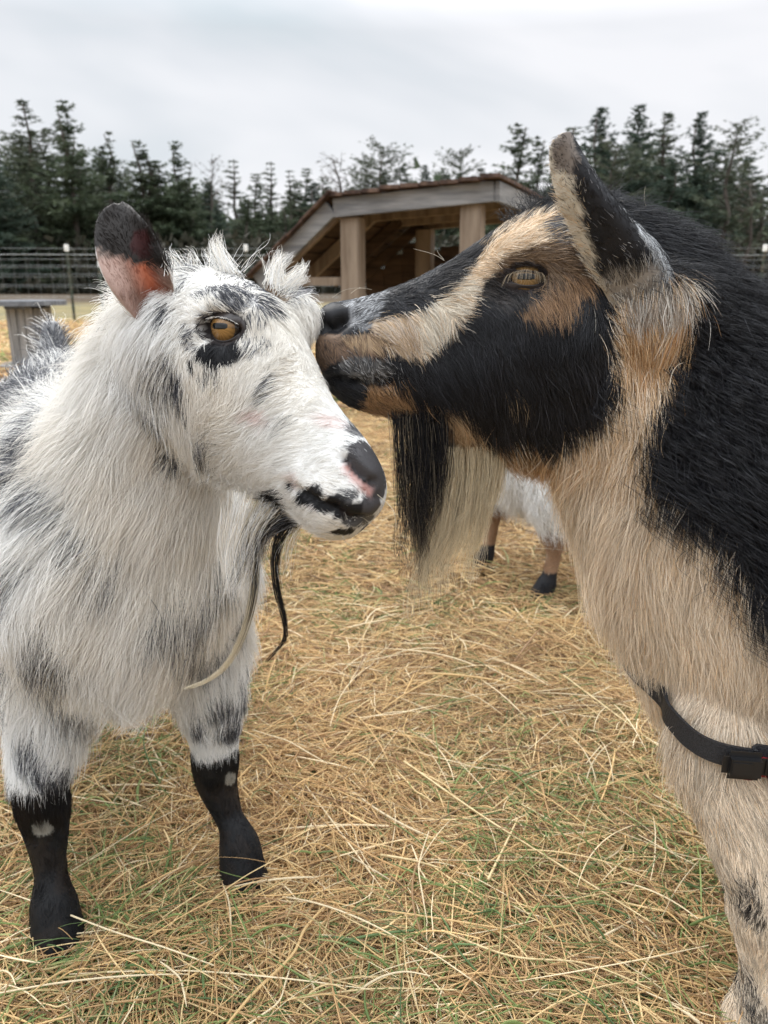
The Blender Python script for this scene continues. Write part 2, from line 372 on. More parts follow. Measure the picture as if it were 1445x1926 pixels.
# brow ridge and eye socket, nostril, mouth
def bp3(px, py, w_): return at(px, py, YB - w_)
EYE_B = BG.hit(985, 522)
BG.carve([BG.hit(955, 475), BG.hit(1000, 462), BG.hit(1050, 480)], .016, -.007)
BG.refresh()
BG.carve([BG.hit(935, 545), BG.hit(965, 530), BG.hit(1015, 524)], .011, .010)
BG.refresh()
BG.carve([BG.hit(880, 640), BG.hit(800, 660)], .02, .004)
BG.carve([BG.hit(606, 612), BG.hit(628, 612), BG.hit(643, 600)], .0062, .012)
MOU_B = [BG.hit(600, 700), BG.hit(640, 714), BG.hit(690, 722), BG.hit(730, 718)]
BG.carve(MOU_B, .0036, .009)
BG.carve([BG.hit(650, 690), BG.hit(700, 690)], .012, -.003)
BG.carve([BG.hit(1100, 640), BG.hit(1110, 740), BG.hit(1040, 830)], .028, -.006)
BG.refresh()
EYE_B = BG.hit(990, 522)
DIR_B = np.array([-.22, -.97, .10])
def socket(skin, pos, od, a, b, sink, rr):
    z = norm(od); x = norm(np.cross(np.array([0, 0, 1.0]), z)); y = np.cross(z, x); r = skin.V - (pos - z * sink); lx, ly, lz = r @ x, r @ y, r @ z
    q = np.sqrt((lx / a) ** 2 + (ly / b) ** 2); cap = np.sqrt(np.maximum(rr ** 2 - lx ** 2 - ly ** 2, 1e-6)) - .0022; m = (q < 1.25) & (lz > 0) & (lz < .03); w_ = np.clip((1.25 - q) / .3, 0, 1); nz = np.where(lz > cap, lz * (1 - w_) + cap * w_, lz)
    skin.V[m] += (z[None] * (nz - lz)[:, None])[m]
socket(BG, EYE_B, DIR_B, .0135, .0085, .0095, .0145)
_m = lambda v: v * np.array([1, -1, 1])
socket(BG, np.array([EYE_B[0], 2 * YB - EYE_B[1], EYE_B[2]]), _m(DIR_B), .0135, .0085, .0095, .0145)
# ear (near side) and its far-side twin
def ear_b(sgn):
    yy = lambda d: YB - sgn * d
    rows = []
    for (lx, ly, rx, ry, d, cup) in [(1205, 655, 1285, 650, .045, .004), (1178, 605, 1302, 600, .062, .008), (1150, 545, 1302, 545, .072, .012), (1122, 480, 1268, 470, .080, .020), (1096, 410, 1218, 410, .086, .024),
                                     (1072, 350, 1160, 352, .086, .022), (1055, 300, 1118, 300, .083, .016), (1048, 268, 1090, 265, .081, .008), (1058, 252, 1074, 250, .080, .002)]:
        if sgn < 0: lx, ly, rx, ry = 1240 + (lx - 1240) * .75, 600 + (ly - 600) * .72, 1240 + (rx - 1240) * .75, 600 + (ry - 600) * .72
        l, r = at(lx, ly, yy(d)), at(rx, ry, yy(d + .0)); c = (l + r) / 2; hw = (r - l) / 2
        rows.append(np.r_[c, hw, np.array([-.25 * cup, sgn * cup, 0])])
    return ear_sheet(rows, 13, .0026)
nb0 = len(BG.V)
for s_ in (1, -1):
    v_, f_ = ear_b(s_); BG.append(v_, f_)
b_ear = np.zeros(len(BG.V), bool); b_ear[nb0:] = True

# ================================================================== WHITE SPOTTED GOAT: body surface
g_ = norm(np.array([.43, -.90, 0])); r_ = norm(np.array([.90, .43, 0]))        # facing, sideways
YAW, TILT = R(35), R(40)
hf = np.array([math.cos(TILT) * math.cos(YAW), -math.cos(TILT) * math.sin(YAW), -math.sin(TILT)])
hl = np.array([-math.sin(YAW), -math.cos(YAW), 0.0]); hu = np.cross(hl, hf) * -1
if hu[2] < 0: hu = -hu
P0 = at(400, 520, .655)
def hp(a, h, l=0.0): return P0 + hf * a + hu * h + hl * l
w_head = [  # a, top, bottom, widths
    (-.040, -.035, -.080, .020, .026, .018), (-.025, -.014, -.098, .034, .045, .030), (.005, .006, -.112, .034, .053, .042), (.035, .018, -.122, .034, .055, .050),
    (.065, .021, -.126, .032, .053, .053), (.095, .015, -.122, .030, .048, .042), (.125, .008, -.110, .027, .041, .030), (.155, .004, -.093, .025, .037, .026),
    (.180, .004, -.082, .025, .036, .027), (.200, .000, -.080, .026, .036, .028), (.217, -.007, -.075, .023, .032, .025), (.229, -.020, -.062, .013, .018, .014)]
W_head = loft([hp(r[0], r[1]) for r in w_head], [hp(r[0], r[2]) for r in w_head], [r[3:6] for r in w_head], hl)
c0 = np.array([-.262, .728, 0])
def tr(s, z, l=0.0): return c0 - g_ * s + r_ * l + np.array([0, 0, z])
wt_ = [(-.085, .47, .37, .03, .05, .03), (-.06, .52, .305, .06, .092, .06), (0, .555, .278, .08, .118, .075), (.10, .57, .285, .09, .125, .08), (.28, .565, .27, .10, .145, .09), (.42, .57, .29, .09, .13, .085), (.54, .555, .35, .07, .10, .07), (.60, .52, .41, .04, .06, .04)]
W_trunk = loft([tr(r[0], r[1]) for r in wt_], [tr(r[0], r[2]) for r in wt_], [r[3:6] for r in wt_], r_)
nk = [(-.172, .695, .645, .052, .048), (-.196, .710, .592, .064, .060), (-.220, .724, .535, .076, .072), (-.236, .733, .485, .086, .084), (-.25, .745, .43, .088, .086)]
W_neck = limb(nk, r_)
def wleg(hoof, knee, top, kz):
    hx, hy = hoof; tx, ty = top; kx, ky = knee
    return limb([(tx, ty, .37, .060, .046), ((tx + kx) / 2, (ty + ky) / 2, kz + .10, .042, .036), (kx, ky, kz + .040, .0275, .0265), (kx, ky, kz + .008, .0275, .0275), (kx, ky, kz - .020, .0240, .0240), (hx * .5 + kx * .5, hy * .5 + ky * .5, kz * .60 + .002, .0165, .0170), (hx * .8 + kx * .2, hy * .8 + ky * .2, .074, .0175, .018),
                 (hx, hy, .058, .0225, .0235), (hx + g_[0] * .008, hy + g_[1] * .008, .036, .0245, .026), (hx + g_[0] * .016, hy + g_[1] * .016, .016, .0275, .028), (hx + g_[0] * .020, hy + g_[1] * .020, .000, .031, .0305)], r_)
HL = (-.347, .680); HR = (-.168, .768); KL = (-.355, .702); KR = (-.194, .790)
W_sh = blob((-.190,.790,.395),(.048,.05,.085))
W_l1 = wleg(HL, KL, (-.335, .748), .152); W_l2 = wleg(HR, KR, (-.200, .795), .142)
def whind(l):
    b = lambda s, z, rf, rl: (*tr(s, z, l), rf, rl)
    return limb([b(.50, .46, .10, .05), b(.50, .38, .09, .05), b(.47, .30, .055, .035), b(.50, .23, .033, .024), b(.52, .19, .027, .022), b(.51, .12, .019, .018), b(.50, .06, .023, .022), b(.49, .003, .028, .025)], r_)
WG = Skin([W_head, W_sh, blob(at(566, 598, .652), (.0135, .014, .020)), W_trunk, W_neck, W_l1, W_l2, whind(.09), whind(-.09), limb([(*tr(.58, .50), .02, .03), (*tr(.62, .57), .018, .026), (*tr(.63, .62), .01, .012)], r_)], 0.0031, 12)
hl_n = hl
WG.carve([WG.hit(385, 578), WG.hit(425, 565), WG.hit(470, 585)], .013, -.006); WG.refresh()
WG.carve([hp(.058, -.002, -.05), hp(.072, -.012, -.052)], .014, -.008); WG.refresh()
WG.carve([WG.hit(400, 622), WG.hit(430, 620)], .011, .009); WG.refresh()
for hx_, hy_ in (HL, HR):      # the cleft between the two toes
    WG.carve([np.array([hx_ + g_[0] * .050, hy_ + g_[1] * .050, .0]), np.array([hx_ + g_[0] * .040, hy_ + g_[1] * .040, .034])], .005, .006)
EYE_W = WG.hit(419, 617)
DIR_W = hl * .93 + hf * .12 + hu * .12
socket(WG, EYE_W, DIR_W, .0135, .0100, .0095, .0145)
NOS_W = [WG.hit(650, 862), WG.hit(664, 880), WG.hit(682, 897), WG.hit(700, 908)]
WG.carve([WG.hit(672, 862), WG.hit(696, 888)], .011, -.004); WG.refresh()
WG.carve(NOS_W, .0036, .012)
WG.carve([WG.hit(686, 925), WG.hit(712, 935)], .004, .003)
MOU_W = [WG.hit(545, 908), WG.hit(585, 938), WG.hit(630, 955), WG.hit(678, 976)]
WG.carve([WG.hit(560, 900), WG.hit(600, 922), WG.hit(650, 940), WG.hit(690, 955)], .010, -.003); WG.refresh()
WG.carve(MOU_W, .0038, .009)
WG.refresh()
def ear_w(sgn):
    # centre line, half width vector, cup
    rows = []
    if sgn > 0:
        for (lx, ly, rx, ry, Y, cup) in [(282, 622, 322, 612, .640, .004), (246, 580, 334, 560, .634, .016), (219, 538, 330, 512, .630, .024), (200, 495, 312, 470, .630, .024), (190, 455, 292, 435, .632, .018), (190, 418, 268, 408, .636, .012), (200, 395, 250, 390, .640, .006), (215, 384, 235, 383, .643, .001)]:
            l, r = at(lx, ly, Y), at(rx, ry, Y + .012); c = (l + r) / 2; hw = (r - l) / 2
            rows.append(np.r_[c, hw, np.array([0.1 * cup, -cup, 0])])
    else:
        for (a, w_, cup) in [(0, .018, .004), (.02, .024, .012), (.04, .024, .014), (.06, .018, .010), (.075, .011, .006), (.082, .003, .001)]:
            c = hp(-.010, -.055, -.045) + norm(np.array([.15, .95, .10])) * a; rows.append(np.r_[c, norm(np.cross(norm(np.array([.15, .95, .10])), np.array([.9, -.1, 0.3]))) * w_, np.array([.9, -.1, 0]) * cup])
    return ear_sheet(rows, 13, .0022)
nw0 = len(WG.V)
for s_ in (1, -1):
    v_, f_ = ear_w(s_); WG.append(v_, f_)
w_ear = np.zeros(len(WG.V), bool); w_ear[nw0:] = True

# ================================================================== goats: coats, eyes, beards
BLK = np.array([.010, .010, .012]); CRM = np.array([.86, .74, .59]); TAN = np.array([.57, .41, .25]); ORG = np.array([.40, .235, .115]); BRN = np.array([.17, .105, .065])
WHT = np.array([.85, .845, .83]); CRW = np.array([.84, .79, .71]); GRY = np.array([.30, .30, .32]); PNK = np.array([.60, .33, .29]); DKS = np.array([.022, .018, .018])
fur_m = mat('fur', rough=.42, spec=.32, attr='col', trans=.22)
furb_m = mat('black_fur', rough=.34, spec=.42, attr='col', trans=.08)
skin_m = mat('skin', rough=.6, spec=.3, attr='col')
nose_m = mat('nose_skin', rough=.38, spec=.5, attr='col')
def mixc(a, b, w_): w_ = np.asarray(w_)[:, None]; return a * (1 - w_) + b * w_
def jitter_brightness(C, P, amp=.16, lf=.22, seed=40):
    n = len(C); return C * ((1 + rng.normal(0, amp, n)).clip(.45, 1.5) * (1 - lf / 2 + lf * fbm(P, 45, seed)))[:, None]

# ---- black goat colouring: polygons on the side plane (x, z), same on both flanks
def side_poly(skin, pts):
    o = []
    for x, y in pts:
        h = skin.bvh.ray_cast(Vector(CAM), Vector(ray(x, y)).normalized())[0]; o.append((np.array(h) if h is not None else at(x, y, YB))[[0, 2]])
    return np.array(o)
def side_poly_flat(pts): return np.array([at(x, y, YB)[[0, 2]] for x, y in pts])
B_REG = [  # pts, colour A, colour B, share of B, edge jitter (m)
    ([(1160, 545), (1150, 660), (1178, 760), (1120, 815), (1060, 838), (1035, 858), (985, 850), (930, 852), (860, 820), (835, 790), (800, 775), (770, 790), (800, 860), (880, 930), (900, 1020), (950, 1180), (1040, 1300), (1100, 1500), (1150, 1926), (1600, 1926), (1600, 1330), (1470, 1240), (1425, 1200), (1395, 1120), (1345, 1040), (1290, 1010), (1235, 960), (1208, 890), (1215, 830), (1262, 745), (1290, 650), (1312, 545)], TAN * 1.15, CRM, .50, .0045),
    ([(1035, 930), (1100, 900), (1200, 930), (1240, 990), (1300, 1040), (1350, 1080), (1390, 1150), (1480, 1260), (1600, 1380), (1600, 1926), (1150, 1926), (1040, 1300), (940, 1100)], CRM, TAN * 1.3, .14, .012),
    ([(800, 775), (840, 790), (905, 850), (1035, 855), (1060, 885), (950, 900), (850, 860), (800, 830)], ORG * 1.15, TAN, .35, .006),
    ([(835, 780), (880, 785), (915, 850), (880, 865), (830, 820)], TAN * 1.1, ORG, .3, .006),
    ([(1165, 548), (1300, 548), (1275, 720), (1190, 745), (1170, 680)], ORG * 1.35, TAN * 1.1, .5, .008),
    ([(1160, 540), (1312, 540), (1300, 610), (1240, 640), (1175, 625)], np.array([.36, .29, .23]), np.array([.60, .56, .50]), .45, .008),
    # lower lip and chin
    ([(700, 715), (760, 735), (800, 790), (730, 810), (680, 785), (690, 750)], ORG * 1.05, BLK, .25, .004),
    # face stripe
    ([(1095, 384), (1020, 396), (960, 422), (922, 455), (902, 490), (878, 522), (840, 556), (800, 587), (745, 600), (704, 612), (700, 640), (728, 664), (770, 680), (800, 684), (832, 655), (862, 622), (884, 594), (898, 566), (908, 546), (940, 520), (960, 490), (1000, 470), (1080, 440), (1110, 410)], CRM, TAN, .45, .0028),
    ([(704, 606), (770, 596), (800, 610), (790, 680), (740, 668), (700, 640)], TAN * .9, np.array([.6, .52, .44]), .45, .003),
    ([(790, 592), (850, 552), (890, 520), (905, 545), (880, 592), (830, 655), (795, 680)], np.array([.74, .68, .58]), TAN, .25, .003),
    # round the eye
    ([(930, 530), (940, 490), (975, 470), (1030, 455), (1090, 445), (1128, 470), (1132, 520), (1110, 560), (1075, 600), (1020, 606), (985, 600), (990, 575), (1030, 545), (940, 545)], np.array([.25, .17, .105]), np.array([.12, .08, .052]), .45, .004),
    ([(985, 585), (1030, 555), (1110, 520), (1120, 545), (1080, 603), (1020, 608), (985, 600)], np.array([.36, .225, .125]), BRN, .35, .004),
    ([(1050, 400), (1110, 385), (1125, 460), (1050, 450), (1030, 425)], GRY * .45, TAN, .3, .005),
    ([(905, 545), (935, 510), (950, 530), (985, 545), (1025, 560), (1010, 578), (985, 590), (940, 585), (910, 570)], np.array([.075, .066, .062]), BLK, .45, .003),
    # muzzle
    ([(588, 650), (600, 628), (650, 630), (705, 625), (740, 650), (730, 668), (690, 672), (640, 676), (600, 700), (585, 690)], BRN * 1.35, BLK, .35, .004),
    ([(640, 632), (700, 628), (735, 650), (720, 664), (660, 656)], TAN * .85, BRN, .4, .003),
    ([(640, 676), (690, 670), (745, 690), (735, 720), (690, 722), (640, 706)], BLK * 1.4, np.array([.50, .49, .48]), .28, .005),
    ([(630, 556), (700, 535), (735, 545), (715, 590), (690, 625), (655, 610), (660, 580)], BLK * 1.4, np.array([.60, .61, .63]), .34, .005),
    # black patches at the knee, pale flecks
    ([(1385, 1650), (1420, 1660), (1445, 1740), (1425, 1760), (1398, 1730)], BLK * 1.4, CRM * .8, .35, .009),
    ([(1375, 1800), (1392, 1800), (1386, 1870), (1372, 1870)], BLK * 1.5, CRM * .8, .45, .007),
    ([(1405, 505), (1450, 515), (1450, 560), (1425, 545)], TAN, BLK, .4, .004),
    ([(970, 750), (985, 745), (988, 775), (972, 775)], TAN * .8, BLK, .6, .004),
]
_breg = [(side_poly(BG, p), a, b, s, j) for p, a, b, s, j in B_REG]
def col_bg(P, Nn=None, det=False):
    n = len(P); C = np.repeat(BLK[None], n, 0) * (1 + 2.6 * (rng.random(n) ** 4 if not det else .1 * np.ones(n)))[:, None]
    if not det: C[rng.random(n) < .05 + .10 * (fbm(P, 30, 19) > .58)] = (.055, .055, .062)  # scattered bluish-grey strands put highlights into the black coat's colour
    for poly, a, b, s, j in _breg:
        jx = 0 if det else rng.normal(0, j, n) * .6 + (fbm(P, 170, 3) - .5) * j * 2.6; jz = 0 if det else rng.normal(0, j, n) * .6 + (fbm(P, 170, 5) - .5) * j * 2.6
        mk = in_poly(P[:, 0] + jx, P[:, 2] + jz, poly)
        if det: C[mk] = a * (1 - s) + b * s
        else:
            pick = (rng.random(n) * .75 + fbm(P, 110, 9) * .5 - .125) < s; C[mk & pick] = b; C[mk & ~pick] = a
    C[oval(P, EYE_B, DIR_B, .0185, .0120) < 1] = DKS * 2.2
    C[poly_dist(P, [BG.hit(606, 612), BG.hit(628, 612), BG.hit(640, 602)]) < .0045] = BLK * .4
    # grey tips low on the chest and leg
    low = (P[:, 2] < .30) & (C[:, 0] > .3)
    if not det: C[low & (rng.random(n) < .25)] *= .5
    return C if det else jitter_brightness(C, P, .17, .3)
B_EAR = [([(1040, 240), (1080, 240), (1100, 280), (1130, 340), (1180, 420), (1240, 500), (1310, 540), (1320, 620), (1150, 640), (1040, 300)], BLK * 1.3, GRY, .05, .003),
    ([(1150, 520), (1200, 500), (1290, 480), (1320, 560), (1310, 660), (1150, 660), (1140, 560), (1170, 490)], np.array([.25, .22, .19]), np.array([.55, .52, .47]), .45, .008),
    ([(1200, 360), (1240, 420), (1275, 470), (1312, 520), (1310, 620), (1285, 620), (1262, 540), (1215, 450), (1190, 390)], np.array([.52, .53, .54]), BLK, .35, .005),
    ([(1036, 240), (1062, 250), (1075, 330), (1098, 400), (1120, 470), (1150, 540), (1180, 590), (1150, 610), (1100, 480), (1060, 400), (1036, 300)], np.array([.62, .56, .46]), TAN, .3, .003),
    ([(1040, 245), (1075, 245), (1090, 300), (1070, 330), (1046, 310)], np.array([.20, .17, .15]), BLK, .4, .003)]
_bear = [(side_poly_flat([((x - PW / 2) * 1.0 + PW / 2, y) for x, y in p]), a, b, s, j) for p, a, b, s, j in B_EAR]
def col_bear(P, Nn=None, det=False):
    # ear marks were read at the ear's own distance: bring points to the mid plane first
    q = CAM + (P - CAM) * ((YB) / P[:, 1])[:, None] if False else P.copy(); k = YB / (YB - .083); q = CAM + (P - CAM) * np.array([k, 1, k]); n = len(P)
    C = np.repeat(BLK[None], n, 0)
    for poly, a, b, s, j in _bear:
        jx = 0 if det else rng.normal(0, j, n); jz = 0 if det else rng.normal(0, j, n); mk = in_poly(q[:, 0] + jx, q[:, 2] + jz, poly)
        pick = (rng.random(n) < s) & (not det); C[mk & pick] = b; C[mk & ~pick] = a
    return C if det else jitter_brightness(C, P, .17, .2)

# ---- white goat colouring: dark roan patches around points on the surface
W_SPOT = [  # px, py, rx, ry, slant deg, share of dark
    (455, 555, 50, 30, -10, .72), (500, 575, 26, 42, -10, .6), (400, 545, 44, 12, 20, .55), (350, 505, 22, 26, 0, .40), (335, 540, 12, 30, 0, .45), (420, 615, 52, 34, 0, .40),
    (350, 640, 14, 30, 20, .5), (305, 715, 22, 44, 30, .34), (333, 730, 9, 52, 20, .85), (305, 782, 22, 30, 30, .72), (262, 722, 20, 22, 0, .32), (316, 868, 15, 22, -15, .85), (386, 848, 12, 34, -22, .5), (398, 885, 16, 20, 0, .38),
    (497, 730, 9, 32, -22, .42), (390, 715, 26, 14, 0, .28), (470, 660, 40, 22, 0, .22), (520, 800, 30, 16, 0, .12), (450, 500, 30, 18, 0, .3), (545, 545, 22, 24, 0, .35), (500, 520, 30, 10, 0, .45),
    (130, 1050, 34, 24, -30, .42), (50, 960, 70, 30, -30, .35), (90, 1245, 44, 60, -20, .42), (140, 1330, 34, 56, 0, .40), (330, 1180, 60, 36, 40, .36), (375, 1225, 34, 56, 20, .45), (415, 1110, 14, 26, 0, .42), (435, 1180, 10, 20, 0, .4),
    (20, 760, 60, 80, 0, .75), (45, 880, 22, 70, 0, .8), (15, 900, 16, 60, 0, .5), (25, 1230, 18, 40, 0, .40), (20, 1110, 16, 44, -20, .45), (190, 1110, 24, 30, 0, .3), (60, 1440, 26, 44, 10, .5), (20, 1320, 20, 30, 0, .5), (430, 1340, 36, 30, 0, .55), (375, 1375, 14, 24, 0, .6), (440, 1375, 30, 22, 0, .7), (100, 1470, 26, 24, 0, .6), (455, 1270, 10, 24, 0, .4),
    (195, 600, 30, 12, -20, .25), (250, 560, 20, 18, 0, .2), (70, 700, 10, 10, 0, .2), (300, 600, 14, 26, 0, .45)]
W_BLACK = [(410, 666, 45, 29, 5), (582, 934, 34, 17, 22), (622, 950, 34, 16, 12), (660, 962, 34, 15, 14), (645, 1001, 26, 7, 0), (500, 965, 42, 18, 10), (545, 915, 8, 10, 0), (355, 690, 4, 14, 10)]
W_GREY = [(675, 808, 30, 22, 30, .55), (560, 556, 14, 14, 0, .3), (650, 935, 40, 16, 20, .30), (675, 975, 38, 20, 0, .75), (690, 1000, 12, 10, 0, .7)]
W_NOSE = [(692, 862, 44, 42, 30), (706, 905, 24, 44, 0), (700, 950, 22, 26, 0)]
W_PINK = [(475, 788, 24, 12, -20, .40), (622, 793, 34, 12, -10, .30), (650, 886, 1, 1, -40, 0), (688, 912, 1, 1, 40, 0), (552, 905, 10, 16, 0, .4), (600, 955, 20, 6, 0, .4)]
def prep(lst): return [(WG.hit(r[0], r[1]),) + tuple(r[2:]) for r in lst]
_ws, _wb, _wg, _wn, _wp = prep(W_SPOT), prep(W_BLACK), prep(W_GREY), prep(W_NOSE), prep(W_PINK)
def ell(P, c, rx, ry, ang, wob=.35, seed=0):
    D = (c - CAM) @ FWD; s = D / F; a = R(ang); d = P - c; x = d @ RIGHT; y = d @ UP; z = d @ FWD
    xr = x * math.cos(a) + y * math.sin(a); yr = -x * math.sin(a) + y * math.cos(a); nr = norm(c - CAM)
    q = np.sqrt((xr / (rx * s)) ** 2 + (yr / (ry * s)) ** 2 + (z / (max(rx, ry) * s * 1.8)) ** 2); return q + wob * (fbm(P, 90, 50 + seed) - .5) * 2
def col_wg(P, Nn=None, det=False):
    n = len(P); warm = np.clip((fbm(P, 14, 60) - .35) * 2.2, 0, 1) * .8
    warm = np.clip(warm + .5 * np.exp(-((P - WG_CHEST) ** 2).sum(1) / .10 ** 2), 0, 1); C = mixc(np.repeat(WHT[None], n, 0), np.repeat(CRW[None], n, 0), warm)
    rnd = rng.random(n) if not det else np.full(n, .5); rough_ = fbm(P, 130, 61)
    dk = np.zeros(n)
    for i, (c, rx, ry, an, s) in enumerate(_ws):
        q = ell(P, c, rx, ry, an, .45, i); dk = np.maximum(dk, min(1, s * (1.15 if i < 21 else 1.30)) * np.clip((1.28 - q) / .5, 0, 1))
    # the flank and back: dark saddle hair behind the neck, mottled flank
    along = -((P - c0) @ g_); back = np.clip((along - .07) * 12, 0, 1) * np.clip((P[:, 2] - .38) * 8, 0, 1) * (P[:, 2] < .8)
    dk = np.maximum(dk, back * .85 * np.clip(fbm(P, 16, 70) * 2.6 - .35, 0, 1)); hid = ((along > .05) & (P[:, 2] > .2)).astype(float)
    dk = np.maximum(dk, hid * .7 * np.clip(fbm(P, 26, 71) * 4 - 2.0, 0, 1))
    far = ((P - P0) @ hl < -.02) & ((P - P0) @ hf > -.05) & (along < -.06); dk = np.maximum(dk, far * .55 * np.clip(fbm(P, 40, 72) * 5 - 2.9, 0, 1))
    dark = rnd < dk * (0.62 + .76 * rough_) if not det else None
    dkc = np.array([.035, .036, .042])
    if det: C = mixc(C, np.repeat(dkc[None] * 3, n, 0), dk * .8)
    else: C[dark] = dkc * (1 + 3.5 * rng.random(dark.sum())[:, None] ** 2)
    for c, rx, ry, an, s in _wp:
        q = ell(P, c, rx, ry, an, .2); mk = np.clip(1.5 - q, 0, 1) * s; C = mixc(C, np.repeat(PNK[None], n, 0), mk)
    for c, rx, ry, an, s in _wg:
        q = ell(P, c, rx, ry, an, .4); mk = (rnd < s * np.clip(1.6 - q, 0, 1)) if not det else q < .9; C[mk] = np.array([.10, .10, .105])
    for i, (c, rx, ry, an) in enumerate(_wb):
        q = ell(P, c, rx, ry, an, .22, i); mk = q < (1 + (0 if det else 1) * rng.normal(0, .09, n)); C[mk] = BLK * 1.1
    for c, rx, ry, an in _wn:
        q = ell(P, c, rx, ry, an, .12); mk = q < (1 + (0 if det else 1) * rng.normal(0, .16, n)); C[mk] = np.array([.068, .064, .067]) * (1 + (0 if det else 1) * .9 * rng.random(mk.sum())[:, None] ** 3)
    dpk = poly_dist(P, PKL); C = mixc(C, np.repeat(PNK[None] * .95, n, 0), np.clip(1.35 - dpk / .0042, 0, 1) * .9)
    C[poly_dist(P, NOS_W) < .0026] = np.array([.006, .004, .004]); C[poly_dist(P, MOU_W) < .0022] = np.array([.02, .012, .012])
    C[oval(P, EYE_W, DIR_W, .0200, .0130) < 1 + (0 if det else 1) * rng.normal(0, .08, n)] = DKS * 1.6
    # black stockings below the knees with a pale callus on each
    for (hx, hy), zt in ((KL, .187), (KR, .166)):
        near = np.hypot(P[:, 0] - hx, P[:, 1] - hy) < .09
        st = near & (P[:, 2] < zt + (0 if det else 1) * (rng.normal(0, .005, n)) + (fbm(P, 80, 66) - .5) * .012); C[st] = BLK * .6 * (1 + (0 if det else 1) * (2.2 * rng.random(st.sum())[:, None] ** 4)) + np.array([.006, .003, .001]) * (fbm(P[st], 50, 67) > .5)[:, None]  # brighter and brownish strands paint a sheen into the black
    hind = (along > .3) & (P[:, 2] < .21); C[hind] = BLK * 1.4
    for c, rx, ry in _wk:
        q = ell(P, c, rx, ry, 10, .2); C[q < 1] = np.array([.30, .29, .26])
    return C if det else jitter_brightness(C, P, .07, .10)
PKL = [WG.hit(652, 880), WG.hit(668, 900), WG.hit(684, 915), WG.hit(694, 924)]
_wk = [(WG.hit(78, 1560), 17, 17), (WG.hit(434, 1466), 8, 17)]
WG_CHEST = WG.hit(300, 1150)
def col_wear(P, Nn=None, det=False):
    n = len(P); C = np.repeat(WHT[None] * .95, n, 0); rel = P - EARW; u = rel @ EARD
    side = (P - EARM) @ EARL
    front = np.ones(n, bool) if Nn is None else (Nn @ np.array([0, -1, 0]) > -.1)
    near = (P - P0) @ hl > 0
    j = 0 if det else rng.normal(0, .0015, n)
    top = (u + side * 0.55 + (fbm(P, 150, 77) - .5) * .014 + j) > .048
    C[near & top] = np.array([.020, .016, .014]); inner = near & ~top & front
    C[inner] = np.array([.29, .215, .18]); rw = np.exp(-((side - .010) / .010) ** 2) * np.clip((u - .0) / .02, 0, 1) * np.clip((.074 - u) / .014, 0, 1) * (.75 + .5 * fbm(P, 90, 78)); rw = np.where(inner, rw.clip(0, 1), 0); C = mixc(C, np.repeat(np.array([[.52, .15, .07]]), n, 0), rw)  # orange-red glow of light through the ear skin, put into the colour
    low = inner & (side < -.004) & (u < .05); C[low] = C[low] * .5 + np.array([.62, .42, .36]) * .5
    hole_dark = near & front & (np.hypot((side - .014) / .010, (u - .055) / .011) < 1); C[hole_dark] = np.array([.045, .012, .012])  # shade of the ear's hollow, painted on the smooth sheet
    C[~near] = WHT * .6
    return C if det else jitter_brightness(C, P, .10, .1)
EARW = at(300, 600, .66); EARD = norm(at(225, 385, .66) - EARW); EARL = norm(RIGHT - EARD * EARD.dot(RIGHT)); EARM = (EARW + at(228, 385, .66)) / 2

class Sub: pass
def sub(skin, mask_v, inv=False):
    s = Sub(); s.V = skin.V; mk = mask_v[skin.T].all(1); s.T = skin.T[~mk if inv else mk]; return s
def oval(P, c, od, a, b):
    z = norm(od); x = norm(np.cross(np.array([0, 0, 1.0]), z)); y = np.cross(z, x); r = P - c; return np.sqrt(((r @ x) / a) ** 2 + ((r @ y) / b) ** 2 + ((r @ z) / .02) ** 2)
def eye_oval(P, c, od, a, b): return np.clip((oval(P, c, od, a, b) - 1) / .25, 0, 1)
def eye_zone(P, c, r): return np.clip((np.linalg.norm(P - c, axis=1) - r) / .003, 0, 1)

